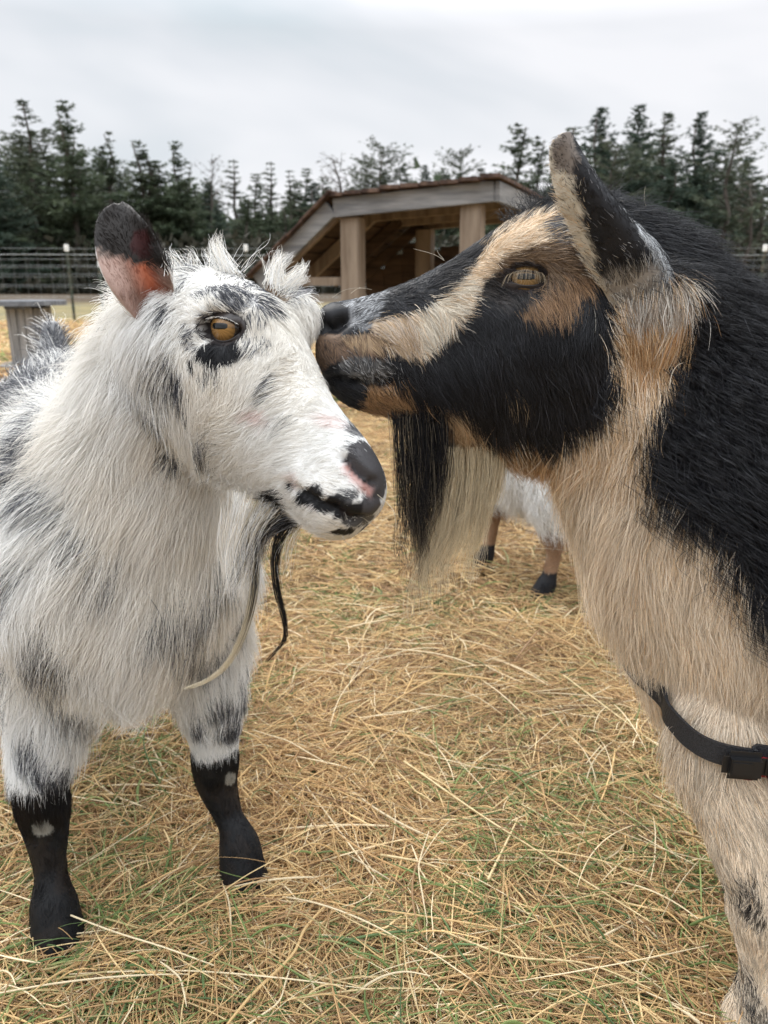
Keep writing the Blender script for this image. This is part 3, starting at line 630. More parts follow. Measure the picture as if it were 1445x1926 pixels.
# ---- comb fields
def def_bg(P):
    n = len(P); d = np.repeat(np.array([[.35, 0, -1.0]]), n, 0); ln = np.full(n, .03); ln[P[:, 2] < .2] = .007; return norm(d), ln, np.full(n, .35)
gb = Guides(def_bg)
mirB = lambda v, isdir: np.array([v[0], -v[1] if isdir else 2 * YB - v[1], v[2]])
gb.img(BG, [(620, 560, .9, -.2, .003, .25, .02), (604, 600, .8, .1, .0015, .2, .014), (630, 590, .8, -.3, .0015, .2, .012), (600, 650, .6, .5, .0025, .3, .018), (650, 690, .8, .5, .0045, .3, .018), (680, 555, .9, -.25, .005, .25, .02), (720, 610, .6, .5, .006, .3, .018),
    (760, 640, .35, .95, .012, .3, .022), (800, 640, .25, .95, .014, .3, .02), (850, 580, .35, .8, .011, .3, .022), (900, 490, .55, .1, .009, .3, .022), (800, 510, .9, -.35, .009, .3, .03), (870, 465, .9, -.5, .012, .35, .025), (960, 410, .9, -.45, .013, .4, .025), (980, 435, .95, -.2, .011, .3, .02),
    (1050, 420, 1, .1, .012, .3, .02), (1050, 470, 1, .1, .010, .28, .018), (1000, 480, .8, -.15, .006, .3, .014), (940, 500, .3, -.5, .005, .3, .014), (1090, 520, .8, .5, .013, .3, .02), (1080, 570, .5, .9, .015, .3, .02), (1020, 590, .15, 1, .013, .3, .018), (930, 575, .3, 1, .004, .25, .018), (985, 560, .4, .9, .003, .25, .014),
    (880, 640, .4, .9, .015, .25, .03), (850, 720, .35, 1, .016, .25, .03), (950, 680, .3, 1, .018, .25, .03), (1060, 750, .25, 1, .026, .3, .035), (1130, 640, .25, 1, .024, .3, .03), (930, 800, .15, 1, .020, .3, .025), (730, 750, .3, 1, .012, .35, .02), (650, 750, .6, .6, .004, .3, .02), (690, 720, .7, .4, .005, .3, .014), (620, 720, .6, .5, .003, .3, .018),
    (860, 820, .2, 1, .022, .35, .02), (1000, 875, .1, 1, .024, .35, .03), (1235, 620, -.05, 1, .010, .18, .022), (1285, 610, -.1, 1, .010, .18, .02), (1180, 610, -.05, 1, .012, .2, .02), (1230, 700, -.15, 1, .022, .25, .03), (1150, 850, -.2, 1, .032, .35, .035), (1100, 950, -.35, 1, .038, .4, .035), (1180, 1050, -.2, 1, .042, .38, .04), (1130, 1120, -.55, .9, .046, .5, .035),
    (1250, 1200, -.15, 1, .042, .35, .05), (1200, 1230, -.5, .9, .042, .45, .04), (1300, 1300, -.25, 1, .038, .35, .04), (1400, 1250, 0, 1, .036, .35, .05), (1420, 1350, .05, 1, .030, .35, .04),
    (1240, 440, .5, .55, .026, .55, .035), (1350, 520, .3, .8, .032, .5, .04), (1400, 700, 0, 1, .032, .42, .05), (1330, 650, .1, 1, .030, .4, .04), (1350, 850, 0, 1, .032, .42, .05), (1400, 1000, .05, 1, .036, .42, .05), (1430, 1150, .05, 1, .034, .38, .05),
    (1050, 372, .2, -.5, .020, .8, .018), (1000, 390, .5, -.5, .015, .6, .02), (1120, 372, .5, -.3, .024, .6, .022),
    (1330, 1500, -.15, 1, .018, .35, .03), (1400, 1480, .25, 1, .018, .3, .04), (1400, 1600, .25, 1, .014, .3, .03), (1420, 1690, .1, 1, .011, .3, .03), (1420, 1800, 0, 1, .008, .3, .03), (1400, 1900, -.15, 1, .013, .4, .02)], mirB)
def dens_bg(P, Nn):
    vis = (P[:, 0] < .50) & (P[:, 1] < YB + .05); face = P[:, 0] < .16
    d = np.where(face, 620e3, 330e3); d = np.where(vis, d, 60e3); d = np.where(P[:, 0] > .62, 26e3, d)
    d = d * eye_oval(P, EYE_B, DIR_B, .0145, .0074) * eye_oval(P, mirB(EYE_B, False), mirB(DIR_B, True), .0150, .0088)
    cd_ = poly_dist(P, COLH); d = np.where((cd_ < .0085), 0, d)
    nos = np.min([np.linalg.norm(P - q, axis=1) for q in (NOS_B, NOS_B2)], axis=0); d = d * np.clip((nos - .009) / .006, .02, 1)
    return d
COLH = [BG.hit(x, y) for x, y in ((1262, 1345), (1300, 1372), (1330, 1388), (1365, 1398), (1410, 1404), (1455, 1402))]
NOS_B = BG.hit(622, 600); NOS_B2 = BG.hit(606, 612)
rm_bg = lambda P: np.where(P[:, 0] < .0, .62, np.where(P[:, 0] < .12, .85, np.where(P[:, 0] > .62, 2.6, np.where((P[:, 1] > YB + .05), 1.8, 1.15))))

def def_wg(P):
    n = len(P); d = np.repeat((-g_ * .9 + np.array([0, 0, -.8]))[None], n, 0); ln = np.full(n, .038); lo = P[:, 2] < .2; ln[lo] = .004; d[lo] = (0, 0, -1); return norm(d), ln, np.full(n, .4)
gw = Guides(def_wg)
def mirW(v, isdir): return v - 2 * hl * (v @ hl) if isdir else v - 2 * hl * ((v - P0) @ hl)
gw.img(WG, [(700, 860, -.6, -.7, .0015, .25, .016), (705, 930, -.6, -.2, .0014, .25, .014), (655, 880, -.9, -.2, .002, .25, .012), (660, 815, -.8, -.5, .004, .3, .016), (620, 860, -1, -.1, .006, .28, .018), (570, 800, -1, .02, .009, .28, .022), (640, 910, -.95, .25, .005, .3, .016),
    (610, 780, -1, -.15, .007, .28, .018), (510, 850, -.9, .35, .012, .3, .025), (460, 780, -.85, .5, .014, .3, .025), (520, 740, -.8, .25, .012, .28, .02), (570, 700, -.55, .6, .010, .3, .02), (600, 720, -.7, .3, .009, .28, .016), (580, 640, -.2, .9, .010, .30, .016), (596, 600, .1, .9, .008, .35, .014), (590, 570, .3, -.3, .009, .4, .012), (560, 580, .25, 1, .017, .4, .018), (520, 620, -.1, .9, .009, .3, .018), (590, 590, .5, .8, .012, .4, .014),
    (470, 545, .25, -.7, .010, .35, .016), (430, 560, -.15, -.8, .008, .4, .012), (385, 570, -.5, -.5, .010, .35, .014), (440, 505, .3, -.9, .014, .42, .018), (370, 490, -.2, -.9, .016, .5, .018), (520, 520, .8, -.5, .014, .42, .018), (340, 530, -.2, .6, .011, .3, .018),
    (470, 640, .3, .6, .004, .3, .012), (385, 640, -.5, .6, .004, .3, .012), (410, 668, -.1, .8, .0035, .25, .014), (420, 700, -.2, .9, .008, .3, .014), (370, 720, -.3, .9, .016, .3, .02), (320, 720, -.35, 1, .020, .35, .022), (270, 760, -.4, .9, .026, .45, .025), (300, 830, -.3, 1, .024, .4, .022), (350, 850, -.35, 1, .018, .35, .025),
    (420, 900, -.5, .75, .016, .35, .022), (470, 930, -.35, .9, .020, .4, .018), (550, 955, -.7, .55, .012, .35, .016), (620, 965, -.8, .3, .004, .3, .016), (630, 992, -.6, .7, .007, .4, .014), (690, 975, -.6, .2, .003, .35, .012),
    (330, 950, -.1, 1, .045, .35, .03), (400, 1000, .1, 1, .042, .35, .03), (430, 1050, .2, 1, .038, .35, .03), (300, 1050, -.05, 1, .055, .35, .04), (200, 1000, -.3, 1, .055, .42, .04), (110, 950, -.7, .8, .055, .6, .04), (250, 640, -.7, .5, .035, .5, .025), (230, 760, -.55, .8, .050, .45, .035),
    (160, 690, -1, .05, .045, .85, .03), (210, 600, -1, -.1, .035, .8, .025), (130, 790, -1, .2, .052, .85, .035), (100, 880, -.95, .4, .055, .8, .035), (60, 960, -.8, .7, .050, .6, .04),
    (230, 1180, -.05, 1, .048, .35, .05), (100, 1180, -.3, 1, .044, .42, .05), (30, 1150, -.5, .9, .044, .5, .05), (370, 1180, .15, 1, .040, .4, .04), (440, 1200, .35, .9, .034, .5, .04), (200, 1340, -.05, 1, .046, .45, .04), (120, 1370, -.15, 1, .044, .45, .04), (300, 1320, .1, 1, .042, .42, .04),
    (50, 1400, -.1, 1, .024, .4, .03), (430, 1300, .3, 1, .024, .45, .03), (460, 1280, .5, .9, .022, .5, .02), (410, 1390, .05, 1, .014, .35, .025), (50, 1470, -.1, 1, .014, .4, .025), (100, 1470, .1, 1, .013, .35, .025), (110, 1420, .1, 1, .018, .35, .02),
    (85, 1560, 0, 1, .004, .25, .03), (105, 1700, 0, 1, .0045, .3, .03), (412, 1480, 0, 1, .004, .25, .03), (440, 1620, 0, 1, .0045, .3, .03)], None)
# the flank and croup behind the shoulder
for s_, z_, l_, dz in ((.15, .55, -.10, .1), (.30, .56, -.12, .0), (.15, .57, 0, .5), (.30, .57, 0, .5), (.45, .56, 0, .4), (.2, .45, -.14, -.4), (.4, .42, -.14, -.5), (.2, .45, .14, -.4)):
    gw.add(tr(s_, z_, l_), norm(-g_ * .8 + r_ * l_ * 3 + np.array([0, 0, dz])), .045, .7, .06)
def dens_wg(P, Nn):
    along = -((P - c0) @ g_); vis = (Nn[:, 1] < .45) & (along < .35); hd = (P - P0) @ hf > .0; face = (along < -.01) & (P[:, 2] > .50) & ((P[:, 1] < .67)) & hd
    d = np.where(face, 560e3, 300e3); d = np.where((P[:, 2] < .2) & ~face, 420e3, d); d = np.where(vis, d, 60e3)
    d = d * eye_oval(P, EYE_W, DIR_W, .0150, .0108) * np.clip((poly_dist(P, NOS_W) - .0035) / .003, 0, 1)
    return d
def rm_wg(P):
    along = -((P - c0) @ g_); hd = ((P - P0) @ hf > .13) & (P[:, 2] > .45); return np.where(hd, .65, np.where((P[:, 2] < .2), .8, np.where(along > .35, 2.0, 1.1)))
QUAL = 1.0
def coat(skin, earmask, guides, dens, colf, colear, rm, dmax, wave, curl, eardens, earlen):
    body = sub(skin, earmask, inv=True); ear = sub(skin, earmask)
    parts = [grow(body, guides, lambda P, Nn: dens(P, Nn) * QUAL, dmax * QUAL, colf, k=9, r0=.00020, clump=.52, csize=.0055, wave=wave, curl=curl, rmul=rm)]
    e_g = Guides(earlen); e_g.P = [np.zeros(3) + 99]; e_g.D = [np.array([0, 0, 1.])]; e_g.L = [.005]; e_g.A = [.3]; e_g.S = [.001]
    parts.append(grow(ear, e_g, lambda P, Nn: np.full(len(P), eardens * QUAL), eardens * QUAL, colear, k=9, r0=.00016, clump=.4, csize=.004, wave=.05))
    return [np.concatenate([p[i] for p in parts]) for i in range(3)]
EB0 = at(1230, 600, YB - .06); EBD = norm(at(1062, 255, YB - .08) - EB0)
def earlen_b(P):
    n = len(P); u = (P - EB0) @ EBD; d = np.repeat(EBD[None], n, 0); k = YB / (YB - .083); q = CAM + (P - CAM) * np.array([k, 1, k])
    rim = in_poly(q[:, 0], q[:, 2], _bear[3][0]); d[rim] = norm(EBD * .35 - RIGHT + np.array([0, -.3, 0])); ln = np.where(rim, .0075, np.where(u < .05, .012, .005)); ln = np.where(u > .12, .0045, ln)
    ridge = in_poly(q[:, 0], q[:, 2], _bear[2][0]); ln[ridge] = .014; d[ridge] = norm(RIGHT * .8 - UP * .8); low = u < .035; d[low] = norm(-UP + RIGHT * .1); return d, ln, np.where(rim, .5, .3)
def earlen_w(P):
    n = len(P); u = (P - EARW) @ EARD; side = (P - EARM) @ EARL; d = np.repeat(EARD[None], n, 0); nr = (P - P0) @ hl > 0
    d = d + EARL[None] * (side * 30)[:, None]; edge = np.abs(side) > .018; ln = np.where(edge, .0095, .0034); ln = np.where(u < .02, .014, ln)
    inner = nr & (side > .016) & (u < .05); ln[inner] = .014; d[inner] = -EARL * .8 + EARD * .5 + np.array([0, -.4, 0]); return norm(d), ln, np.where(edge, .35, .22)

def build_goat(name, label, skin, earmask, colf, colear, origin):
    t = empty(name, origin); tag(t, label, 'goat')
    VN = vnormals(skin.V, skin.T); C = colf(skin.V, VN, True) * .8; C[earmask] = colear(skin.V[earmask], VN[earmask], True)
    o = mesh_obj('body', skin.V, skin.Q, skin_m, t, colors=C); return t, o
g1, g1b = build_goat('goat', 'white goat with grey-black speckles and amber eye, standing on the left facing right', WG, w_ear, col_wg, col_wear, (c0[0], c0[1], 0))
g2, g2b = build_goat('goat', 'black and tan goat on the right nuzzling the white goat with its lips', BG, b_ear, col_bg, col_bear, (.45, YB, 0))
cW = coat(WG, w_ear, gw, dens_wg, col_wg, col_wear, rm_wg, 560e3, .07, 0, 420e3, earlen_w)
curves_obj('fur', *cW[:2], cW[2], fur_m, g1)
cB = coat(BG, b_ear, gb, dens_bg, col_bg, col_bear, rm_bg, 620e3, .06, 0, 420e3, earlen_b)
# woolly kink on the black neck mane
X = cB[0]; ln_ = np.linalg.norm(X[:, -1] - X[:, 0], axis=1); mane = (cB[2].max(1) < .06) & (X[:, 0, 0] > .17) & (ln_ > .015)
t_ = np.linspace(0, 1, X.shape[1])[None, :, None]; ph = (fbm(X[:, 0], 55, 91) * 30)[:, None, None]; fr = (6 + 6 * fbm(X[:, 0], 30, 92))[:, None, None]
kink = (RIGHT[None, None] * np.sin(t_ * fr + ph) + np.array([0, -1, 0.3])[None, None] * np.cos(t_ * fr + ph)) * t_ * (ln_ * .26)[:, None, None]
X[mane] += kink[mane]
curves_obj('fur', *cB[:2], cB[2], furb_m, g2)

# ---- locks: beards, forelocks, lashes, whiskers
def lock(path, n, spread0, spread1, colA, colB, shareB, r0, k=18, lenj=.25, wav=.004, squash=None, tipc=None):
    path = cr_interp(path, 6); s = np.linspace(0, 1, len(path)); X = np.zeros((n, k, 3)); t = np.linspace(0, 1, k)
    fin = (1 - lenj * rng.random(n) ** 1.5 * 1.0); off = rng.normal(0, 1, (n, 3)); off /= np.maximum(1, np.linalg.norm(off, axis=1, keepdims=True) / 1.8)
    if squash is not None: off = off * squash
    off2 = off * .6 + rng.normal(0, .5, (n, 3)); ph = rng.random((n, 3)) * 6.28; fr = 3 + 4 * rng.random((n, 1))
    for j in range(k):
        q = t[j] * fin
        for c in range(3): X[:, j, c] = np.interp(q, s, path[:, c])
        w_ = q[:, None] ** .8; X[:, j] += off * spread0 * (1 - w_) + off2 * spread1 * w_ + np.sin(q[:, None] * fr + ph) * wav * w_
    C = np.where((rng.random(n) < shareB)[:, None], colB, colA) * (1 + rng.normal(0, .15, n)).clip(.5, 1.5)[:, None]; C = np.repeat(C[:, None], k, 1)
    if tipc is not None:
        m = np.clip((t - tipc[1]) / .25, 0, 1)[None, :, None]; C = C * (1 - m) + tipc[0] * m
    rad = (r0 * (.7 + .6 * rng.random(n)))[:, None] * np.linspace(1, .2, k)[None] ** .7
    return X, rad, C
def merge(ls): return [np.concatenate([l[i] for l in ls]) for i in range(3)]
def pts(rows): return [at(*r) for r in rows]
BLD = np.array([.58, .50, .36])
# black goat's beard: black in front, blond behind
sq = np.array([1, 1.6, .5])
bb = []; rb = random.Random(12)
for i in range(34):      # dark front half, many thin wisps of uneven length
    x0 = rb.uniform(748, 838); y1 = rb.uniform(900, 1110) - max(0, x0 - 800) * 1.6; x1 = x0 * .62 + 790 * .38 + rb.gauss(0, 9); w0 = rb.uniform(.003, .0055); yb_ = YB - rb.uniform(-.004, .022)
    bb.append(lock(pts([(x0, 775, yb_), (x0 + 3, 840, yb_), ((x0 + x1) / 2 + rb.gauss(0, 5), (y1 + 840) / 2, yb_), (x1 + rb.gauss(0, 5), y1 - 50, yb_), (x1 + rb.gauss(0, 6), y1, yb_)]), rb.randint(45, 95), w0, w0 * .28, BLK * 1.3, np.array([.20, .17, .13]), .16, .00015, k=12, squash=sq, lenj=.6, wav=.0055))
for i in range(58):      # blond rear half
    x0 = rb.uniform(838, 938); y1 = rb.uniform(960, 1125) - max(0, x0 - 905) * 1.0; x1 = x0 - (y1 - 850) * .17 + rb.gauss(0, 8); w0 = rb.uniform(.003, .0055); yb_ = YB - rb.uniform(-.016, .012)
    bb.append(lock(pts([(x0, 838, yb_), (x0, 890, yb_), ((x0 * 1.3 + x1 * .7) / 2 + rb.gauss(0, 4), (y1 + 880) / 2, yb_), (x1 + rb.gauss(3, 5), y1 - 50, yb_), (x1 + rb.gauss(0, 6), y1, yb_)]), rb.randint(30, 65), w0, w0 * .35, BLD, BLD * 1.25, .5, .00014, k=12, squash=sq, lenj=.6, wav=.0055))
for i in range(16):      # long thin tips
    x0 = rb.uniform(760, 880); x1 = rb.uniform(758, 835); y1 = rb.uniform(1110, 1200)
    bb.append(lock(pts([(x0, 850, YB), (x0, 930, YB), ((x0 + x1) / 2, 1020, YB), (x1 + 3, y1 - 60, YB), (x1 + rb.gauss(0, 5), y1, YB)]), rb.randint(8, 22), .004, .0012, BLD * .95, BRN, .25, .00013, k=12, squash=sq, lenj=.4, wav=.003))
curves_obj('beard', *merge(bb), fur_m, g2)
# white goat's beard: short dark tuft and two long curling locks
yb = WG.hit(500, 955)[1]; wb = []
wb.append(lock(pts([(505, 950, yb), (478, 1000, yb), (470, 1050, yb), (455, 1100, yb)]), 300, .008, .005, WHT, BLD, .3, .00017, squash=np.array([1, 1, .6]), lenj=.6))
wb.append(lock(pts([(520, 955, yb), (490, 985, yb), (468, 1030, yb), (452, 1080, yb), (440, 1110, yb)]), 200, .006, .004, WHT * .9, BLK * 2, .35, .00016, lenj=.5))
wb.append(lock(pts([(548, 968, yb), (498, 990, yb), (480, 1040, yb), (478, 1110, yb), (462, 1180, yb), (430, 1245, yb), (390, 1280, yb), (345, 1296, yb)]), 75, .0040, .0005, BLK * 1.3, BLD, .35, .00017, k=18, lenj=.35, wav=.0012, tipc=(BLD * 1.1, .50)))
wb.append(lock(pts([(565, 975, yb), (530, 1005, yb), (518, 1050, yb), (522, 1110, yb), (535, 1165, yb), (534, 1205, yb), (500, 1246, yb)]), 75, .0038, .0005, BLK, BLK * 2, .3, .00017, k=18, lenj=.28, wav=.001))
wb.append(lock(pts([(570, 970, yb), (525, 985, yb), (495, 1010, yb), (480, 1060, yb)]), 260, .0045, .004, BLK * 1.2, GRY, .35, .00016, lenj=.5))
wb.append(lock(pts([(560, 985, yb), (540, 1030, yb), (536, 1090, yb)]), 60, .004, .005, BLD * .9, WHT, .4, .00012, lenj=.6))
wb.append(lock(pts([(455, 955, yb), (440, 1020, yb), (440, 1080, yb), (436, 1120, yb)]), 170, .010, .008, WHT, CRW, .5, .00018, lenj=.6))
curves_obj('beard', *merge(wb), fur_m, g1)
# forelock spikes of the white goat
wf = []
def tuft(px, py, tx, ty, n, s0, s1, Y0=None, cA=WHT, cB=CRW, sh=.3, bend=0):
    p = WG.hit(px, py); Y = p[1]; a = at(px, py, Y); b = at(tx, ty, Y + .005); n = int(n * .62); m_ = (a + b) / 2 + RIGHT * random.gauss(0, .0025) + UP * .001
    wf.append(lock([a - norm(b - a) * .004, m_, b], n, s0, s1, cA, cB, sh, .00015, k=8, lenj=.85, wav=.003))
for a in ((432, 505, 412, 440, 170, .0052, .0012), (422, 505, 404, 452, 120, .0045, .0014), (400, 500, 385, 474, 90, .005, .002), (425, 498, 398, 436, 30, .003, .001), 
          (512, 520, 525, 468, 120, .0045, .0012), (526, 526, 550, 478, 170, .005, .0014), (540, 532, 574, 496, 190, .0052, .0014), (548, 540, 580, 522, 130, .0045, .0012), (362, 494, 345, 468, 70, .005, .002), (335, 497, 318, 470, 60, .005, .002), (320, 502, 306, 480, 50, .005, .002), (460, 505, 505, 450, 12, .003, .003), (440, 500, 472, 446, 8, .003, .003), (500, 515, 490, 470, 14, .003, .003)):
    tuft(*a)
for a in ((560, 560, 600, 560, 60, .005, .003), (575, 575, 603, 590, 60, .004, .002), (565, 555, 590, 545, 60, .005, .003)): tuft(*a, cA=GRY, cB=WHT, sh=.5)
curves_obj('forelock', *merge(wf), fur_m, g1)
# poll tuft of the black goat
wf = []
for (px, py, tx, ty, n) in ((1030, 385, 1015, 355, 120), (1060, 378, 1050, 345, 140), (1000, 395, 985, 370, 100), (1045, 380, 1075, 350, 100), (970, 410, 950, 395, 70), (1150, 380, 1180, 362, 80), (1130, 380, 1150, 352, 80), (1190, 390, 1230, 380, 80)):
    p = BG.hit(px, py); wf.append(lock([at(px, py + 6, p[1]), at((px + tx) / 2 - 4, (py + ty) / 2 + 2, p[1]), at(tx, ty, p[1])], n, .006, .006, BLK, BLK * 2, .3, .00015, k=6, lenj=.6))
curves_obj('forelock', *merge(wf), furb_m, g2)
# whiskers and stray hairs
def strays(rows, colr, parent, name='whiskers'):
    ls = []
    for r in rows: ls.append(lock(pts(r), 1, 0, 0, colr, colr, 0, .00022, k=12, lenj=0.01, wav=0))
    return curves_obj(name, *merge(ls), fur_m, parent)
strays([[(625, 560, YB - .01), (650, 545, YB - .012), (690, 540, YB - .012)], [(660, 552, YB - .01), (676, 542, YB - .02), (700, 545, YB - .02)], [(573, 545, YB), (580, 555, YB), (585, 570, YB)], [(836, 490, YB), (815, 478, YB - .01), (778, 468, YB - .01)], [(835, 488, YB), (826, 478, YB), (822, 470, YB)], [(1220, 400, YB), (1212, 375, YB), (1214, 350, YB)], [(980, 1030, YB - .03), (1030, 1032, YB - .03), (1080, 1036, YB - .03)]], np.array([.45, .40, .32]), g2)
yn = WG.hit(680, 970)[1]
strays([[(680, 972, yn), (720, 1000, yn - .01), (775, 1040, yn - .02)], [(560, 985, yn), (556, 1040, yn), (548, 1090, yn)], [(710, 930, yn), (740, 960, yn - .02), (745, 1000, yn - .02)], [(395, 745, yn + .01), (397, 730, yn), (395, 712, yn)], [(640, 1003, yn), (650, 1020, yn), (668, 1030, yn)]], np.array([.55, .50, .38]), g1)

# ---- eyes
eye_mat = mat('eye', rough=.10, spec=.5, attr='col', coat=.35)
lid_mat = mat('eyelid', rough=.35, spec=.5, attr='col')
def make_eye(parent, pos, out_dir, a, bt, bb_, openrot, iris, lidc, sink=.0095, rr=.0145, pup_y=.0008):
    z = norm(out_dir); x = norm(np.cross(np.array([0, 0, 1.0]), z)); y = np.cross(z, x); Mx = np.stack([x, y, z]); cen = pos - z * sink
    nu, nv = 96, 72; th = np.linspace(0, np.pi * .60, nv); ph = np.arange(nu) * 2 * np.pi / nu
    L_ = np.stack([np.outer(np.sin(th), np.cos(ph)), np.outer(np.sin(th), np.sin(ph)), np.outer(np.cos(th), np.ones(nu))], 2).reshape(-1, 3) * rr
    V = L_ @ Mx + cen; Fc = [[i * nu + j, (i + 1) * nu + j, (i + 1) * nu + (j + 1) % nu, i * nu + (j + 1) % nu] for i in range(nv - 1) for j in range(nu)]
    rad = np.hypot(L_[:, 0], L_[:, 1]); ang = np.arctan2(L_[:, 1], L_[:, 0]); st = .80 + .16 * np.sin(ang * 31 + 3 * np.sin(ang * 5)) * np.sin(rad * 700) + .14 * np.sin(ang * 17 + rad * 400)
    C = np.array(iris)[None] * st[:, None]; C = C * (1.25 - .75 * np.clip((rad / .0112), 0, 1)[:, None] ** 4)
    pup = ((np.abs(L_[:, 0]) / .0068) ** 4 + (np.abs(L_[:, 1] - pup_y) / .0024) ** 3) < 1; C[pup] = .002
    C[rad > .0110] = np.array([.02, .014, .011])
    mesh_obj('eye', V, Fc, eye_mat, parent, colors=C)
    # lids: an almond opening in a shell just proud of the ball, fading into the skin
    k = 64; tt = np.arange(k) * 2 * np.pi / k; ex = a * np.cos(tt); ey = np.where(np.sin(tt) > 0, bt, bb_) * np.sin(tt) * (1 - .25 * np.abs(np.cos(tt)) ** 3)
    cr_, sr = math.cos(openrot), math.sin(openrot); ex, ey = ex * cr_ - ey * sr, ex * sr + ey * cr_
    rings = []; cs = []
    for f, w_, dz, cc in ((1.0, 0, -.0010, .35), (1.01, 0, .0006, .5), (1.07, .15, .0013, .8), (1.16, .4, .0016, 1), (1.28, .8, .0010, 1.1), (1.45, 1, -.0004, 1.1), (1.75, 1, -.0040, 1.1)):
        X_ = ex * f; Y_ = ey * f + np.sign(np.sin(tt)) * np.abs(np.sin(tt)) ** .5 * (f - 1) * .005; r2 = np.hypot(X_, Y_); Zs = np.sqrt(np.maximum(rr ** 2 - r2 ** 2, (rr * .30) ** 2)); Z = Zs * (1 - w_) + np.minimum(sink, Zs + .004) * w_ + dz
        rings.append(np.stack([X_, Y_, Z], 1)); cs += [np.array(lidc) * cc] * k
    V = np.concatenate(rings) @ Mx + cen; nR = len(rings)
    Fc = [[i * k + j, i * k + (j + 1) % k, (i + 1) * k + (j + 1) % k, (i + 1) * k + j] for i in range(nR - 1) for j in range(k)]
    mesh_obj('eyelid', V, Fc, lid_mat, parent, colors=np.array(cs)); return cen, Mx
def lashes(parent, cen, Mx, a, bt, colr, n, ln, droop):
    X = np.zeros((n, 6, 3)); t = np.linspace(0, 1, 6)
    for i in range(n):
        th = R(random.uniform(25, 155)); x0, y0 = a * math.cos(th), bt * math.sin(th) * 1.12; z0 = math.sqrt(max(.0145 ** 2 - x0 * x0 - y0 * y0, 1e-6)) + .0012
        l_ = ln * random.uniform(.6, 1.1); dx = math.cos(th) * .5 + random.gauss(0, .12)
        for j, tt in enumerate(t): X[i, j] = (x0 + dx * l_ * tt, y0 + l_ * (.25 * tt - droop * tt * tt), z0 + l_ * (.75 * tt - .25 * tt * tt))
    X = X @ Mx + cen; curves_obj('eyelashes', X, np.full((n, 6), .00016) * np.linspace(1, .3, 6), np.repeat(np.array(colr)[None], n, 0), fur_m, parent)
AMB = (.29, .155, .048)
cE, mE = make_eye(g1, EYE_W, DIR_W, .0134, .0068, .0090, R(-5), AMB, (.030, .022, .020), pup_y=.0016)
lashes(g1, cE, mE, .0130, .0072, (.72, .70, .66), 60, .009, .30)
pe = EYE_W - 2 * hl * ((EYE_W - P0) @ hl); make_eye(g1, pe, DIR_W - 2 * hl * (DIR_W @ hl), .0134, .0080, .0094, 0, AMB, (.030, .022, .020), pup_y=.0016)
cE, mE = make_eye(g2, EYE_B, DIR_B, .0136, .0035, .0058, R(-4), (.24, .145, .06), (.050, .040, .038), pup_y=.0002)
lashes(g2, cE, mE, .0130, .0042, (.36, .29, .20), 60, .012, 1.0)
make_eye(g2, mirB(EYE_B, False), mirB(DIR_B, True), .0140, .0062, .0070, R(4), (.36, .22, .09), (.060, .048, .046), pup_y=.0005)

# ---- collar on the black goat
strap_m = mat('black_webbing', (.012, .012, .014), .55, .4, noise=((900, 900, 900), (.03, .03, .034), 2, .4, .6), bump=.3)
red_m = mat('red_webbing', (.34, .03, .035), .6, .3, noise=((700, 700, 1500), (.16, .012, .018), 2, .42, .6), bump=.3)
plast_m = mat('black_plastic', (.012, .012, .013), .32, .5)
def ribbon(path, wid, th, up=(0, 0, 1)):
    P_ = cr_interp(path, 6); k = len(P_); V = []
    for i in range(k):
        t = norm(P_[(i + 1) % k] - P_[i - 1]) if 0 < i < k - 1 else norm(P_[min(i + 1, k - 1)] - P_[max(i - 1, 0)]); u = np.array(up, float); u = norm(u - t * t.dot(u)); s = np.cross(t, u)
        V += [P_[i] + u * wid / 2 + s * th, P_[i] + u * wid / 2 - s * th, P_[i] - u * wid / 2 - s * th, P_[i] - u * wid / 2 + s * th]
    Fc = [[i * 4 + j, i * 4 + (j + 1) % 4, (i + 1) * 4 + (j + 1) % 4, (i + 1) * 4 + j] for i in range(k - 1) for j in range(4)] + [[0, 1, 2, 3], [(k - 1) * 4 + j for j in (3, 2, 1, 0)]]
    return V, Fc
near = []
for px, py, off in ((1300, 1376, .013), (1330, 1392, .014), (1365, 1402, .015), (1410, 1408, .016), (1455, 1406, .017)):
    p = BG.hit(px, py); near.append(p + np.array([-.3, -.95, 0]) * off)
near += [np.array([.46, YB - .155, .285]), np.array([.53, YB - .165, .34]), np.array([.57, YB - .14, .45]), np.array([.60, YB - .10, .58])]
pth = []; y_n = near[0][1]
for k_ in range(6):        # round the front of the chest, just off the skin
    f_ = (k_ + 1) / 6; yy_ = y_n + (YB - y_n) * f_; zz_ = near[0][2] + .030 * f_; h = BG.bvh.ray_cast(Vector((-.5, yy_, zz_)), Vector((1, 0, 0)))[0]; pth.append(np.array([h[0] - .011, yy_ - .004 * (1 - f_), zz_]))
loop = near[::-1] + pth + [mirB(p, False) for p in pth[-2::-1]] + [mirB(p, False) for p in near] + [np.array([.61, YB, .62]), near[-1]]
cv, cf = ribbon(loop, .019, .0014); coll = mesh_obj('collar', cv, cf, strap_m, g2, smooth=False)
rp = [p + np.array([.0, -.0030, -.0085]) for p in near[2:6]]; rp[0] = rp[0] * .45 + rp[1] * .55; rv, rf = ribbon(rp, .017, .0012); mesh_obj('red_strap', rv, rf, red_m, coll, smooth=False, local=True).parent = coll
bk = MB(); ax = norm(near[4] - near[2]); zz = norm(np.array([0, 0, 1.0]) - ax * ax[2]); yy_ = np.cross(zz, ax); Mb = Matrix([[ax[i], yy_[i], zz[i]] for i in range(3)])
bc = (near[2] + near[4]) / 2 + np.array([.000, -.010, -.002])
